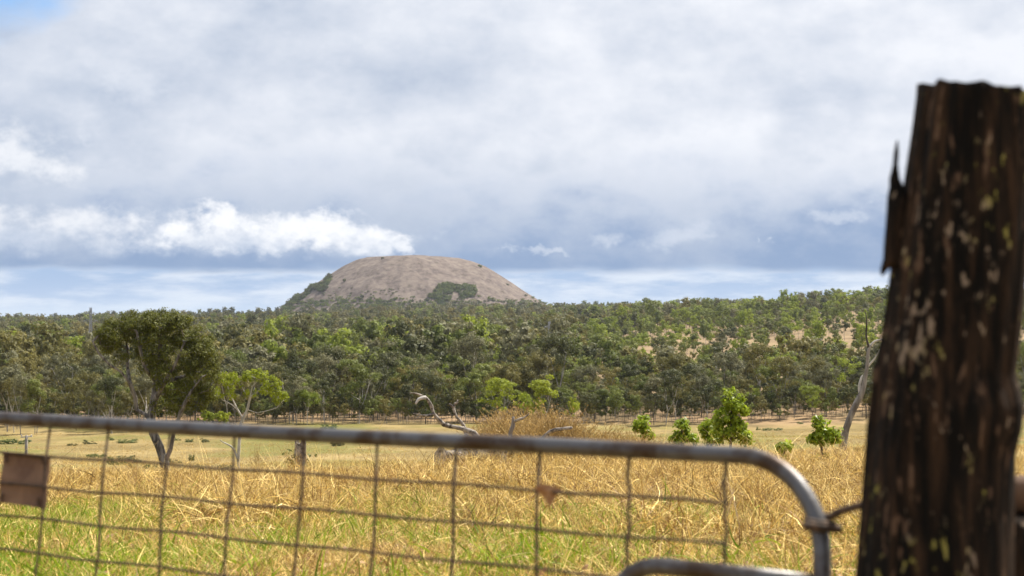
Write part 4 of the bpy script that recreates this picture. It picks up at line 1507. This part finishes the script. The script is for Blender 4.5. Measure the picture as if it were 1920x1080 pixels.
yt = 156
edgeL = [(156, 1728), (250, 1716), (350, 1700), (450, 1683), (520, 1674), (600, 1663), (690, 1646), (760, 1640), (850, 1628), (960, 1618), (1080, 1608), (1500, 1560), (2140, 1510)]
edgeR = [(156, 1942), (300, 1936), (450, 1925), (600, 1912), (700, 1898), (760, 1912), (800, 1908), (850, 1895), (960, 1892), (1080, 1892), (1500, 1870), (2140, 1840)]
ys_ = np.concatenate([np.linspace(169, 1090, 90), np.linspace(1120, 2140, 20)])
lx = np.interp(ys_, *zip(*edgeL)); rx = np.interp(ys_, *zip(*edgeR))
ns = 120
b0 = pw((lx[-1] + rx[-1]) / 2, 2140)
base = Vector((b0.x, PZ, G(b0.x, PZ)))
post = empty('timber_post', base, 'thick old dark timber gate post flecked with lichen at right', 'post')
V_, F_ = [], []
for i, yv in enumerate(ys_):
    c_ = pw((lx[i] + rx[i]) / 2, yv)
    r = (rx[i] - lx[i]) / 2 / KP
    for q in range(ns):
        th = 2 * math.pi * q / ns
        p_ = Vector((math.cos(th) * 9, math.sin(th) * 9, c_.z * .9))
        g_ = mnoise.fractal(p_, 1.0, 2.0, 4)
        g2 = mnoise.noise(Vector((math.cos(th) * 2.2, math.sin(th) * 2.2, c_.z * 1.3)))
        g3 = mnoise.noise(Vector((math.cos(th) * 22, math.sin(th) * 22, c_.z * 4)))
        rr = r * (1 + .045 * g_ + .05 * g2 + .02 * g3)
        ztop = .0
        if i == 0:
            ztop = .008 * mnoise.noise(Vector((math.cos(th) * 4, math.sin(th) * 4, 5))) - .012 * math.cos(th)
        V_.append((c_.x + rr * math.cos(th) - base.x, rr * math.sin(th), c_.z + ztop - base.z))
for i in range(len(ys_) - 1):
    for q in range(ns):
        q2 = (q + 1) % ns
        F_.append((i * ns + q, (i + 1) * ns + q, (i + 1) * ns + q2, i * ns + q2))
ct = pw((lx[0] + rx[0]) / 2, 169)
# weathered sawn top, dished
for ring in (.66, .33):
    o_ = len(V_)
    for q in range(ns):
        th = 2 * math.pi * q / ns
        r = (rx[0] - lx[0]) / 2 / KP * ring
        V_.append((ct.x + r * math.cos(th) - base.x, r * math.sin(th), ct.z - base.z - .006 * (1 - ring) + .006 * mnoise.noise(Vector((r * 90 * math.cos(th), r * 90 * math.sin(th), 2)))))
rs = [0, len(V_) - 2 * ns, len(V_) - ns]
for a_, b_ in ((rs[0], rs[1]), (rs[1], rs[2])):
    for q in range(ns):
        q2 = (q + 1) % ns
        F_.append((a_ + q, a_ + q2, b_ + q2, b_ + q))
F_.append(tuple(rs[2] + q for q in range(ns)))
link('timber', mesh_np('timber', V_, F_, ['post_wood'], smooth=True), post)


def shard(name, outline, thick, yoff):
    """split slab of wood: left/right edges per level, real thickness"""
    V_, F_ = [], []
    n_ = len(outline)
    for (py, xl, xr) in outline:
        a_ = pw(xl, py); b_ = pw(xr, py)
        w = b_.x - a_.x
        th = min(thick, max(.003, w * .7))
        for fx, fy in ((0, 0), (.3, -.5), (.75, -.45), (1, 0), (.75, .5), (.3, .5)):
            jit = .003 * mnoise.noise(Vector((fx * 3, py * .05, fy * 4)))
            V_.append((a_.x + w * fx - base.x + jit, yoff + th * fy, a_.z - base.z))
    for i in range(n_ - 1):
        for q in range(6):
            q2 = (q + 1) % 6
            F_.append((i * 6 + q, (i + 1) * 6 + q, (i + 1) * 6 + q2, i * 6 + q2))
    F_.append(tuple(range(6))); F_.append(tuple((n_ - 1) * 6 + q for q in range(5, -1, -1)))
    return link(name, mesh_np(name, V_, F_, ['post_wood'], smooth=True), post)


shard('splinter', [(264, 1680, 1682), (285, 1675, 1683), (310, 1671, 1684), (335, 1667, 1686), (352, 1664, 1692), (370, 1662, 1704), (400, 1660, 1706), (430, 1657, 1706), (460, 1655, 1704),
                   (485, 1653, 1702), (496, 1650, 1700), (505, 1649, 1664), (517, 1650, 1655)], .03, -.01)
shard('splinter', [(672, 1648, 1652), (690, 1640, 1670), (740, 1636, 1672), (800, 1628, 1668), (880, 1622, 1660), (960, 1616, 1655)], .035, .02)
shard('splinter', [(690, 1896, 1912), (730, 1896, 1917), (780, 1890, 1916), (830, 1885, 1906), (880, 1880, 1897)], .04, .03)

# timber rail and low post beside it at the right edge
rb = pw(1885, 940)
rail = empty('fence_rail', (rb.x, PZ + .16, rb.z), 'weathered brown timber rail end butting the right side of the post', 'rail')
V_, F_ = [], []
for i in range(14):
    t_ = i / 13
    for q in range(12):
        th = 2 * math.pi * q / 12
        rr = .036 * (1 + .1 * math.sin(3 * th) + .08 * mnoise.noise(Vector((math.cos(th) * 2, math.sin(th) * 2, t_ * 6))))
        if i == 0: rr *= .8
        V_.append((-.02 + 1.6 * t_, rr * math.cos(th), rr * 1.05 * math.sin(th) + .0 * t_))
for i in range(13):
    for q in range(12):
        F_.append((i * 12 + q, i * 12 + (q + 1) % 12, (i + 1) * 12 + (q + 1) % 12, (i + 1) * 12 + q))
F_.append(tuple(range(11, -1, -1))); F_.append(tuple(13 * 12 + q for q in range(12)))
link('timber', mesh_np('timber', V_, F_, ['brown_timber'], smooth=True), rail)
tube_obj('wire_loop', [(.01 + .004 * math.sin(a_ * 2), .042 * math.cos(a_), .042 * math.sin(a_)) for a_ in [2 * math.pi * j / 16 for j in range(17)]], .003, 'rust_wire', rail, 5)
sb = pw(1925, 985)
gsb = G(sb.x, PZ + .14)
sp_ = empty('short_post', (sb.x, PZ + .14, gsb), 'low dark timber post under the rail end at the right edge', 'post')
V_, F_ = [], []
hh = sb.z - gsb
for i in range(16):
    t_ = i / 15
    for q in range(28):
        th = 2 * math.pi * q / 28
        rr = .072 * (1.06 - .06 * t_ + .07 * mnoise.fractal(Vector((math.cos(th) * 4, math.sin(th) * 4, t_ * 2)), 1, 2, 3))
        V_.append((rr * math.cos(th), rr * math.sin(th), -.1 + (hh + .1) * t_ + (.012 * math.sin(2 * th) if i == 15 else 0)))
for i in range(15):
    for q in range(28):
        F_.append((i * 28 + q, i * 28 + (q + 1) % 28, (i + 1) * 28 + (q + 1) % 28, (i + 1) * 28 + q))
F_.append(tuple(15 * 28 + q for q in range(28)))
link('timber', mesh_np('timber', V_, F_, ['post_wood'], smooth=True), sp_)
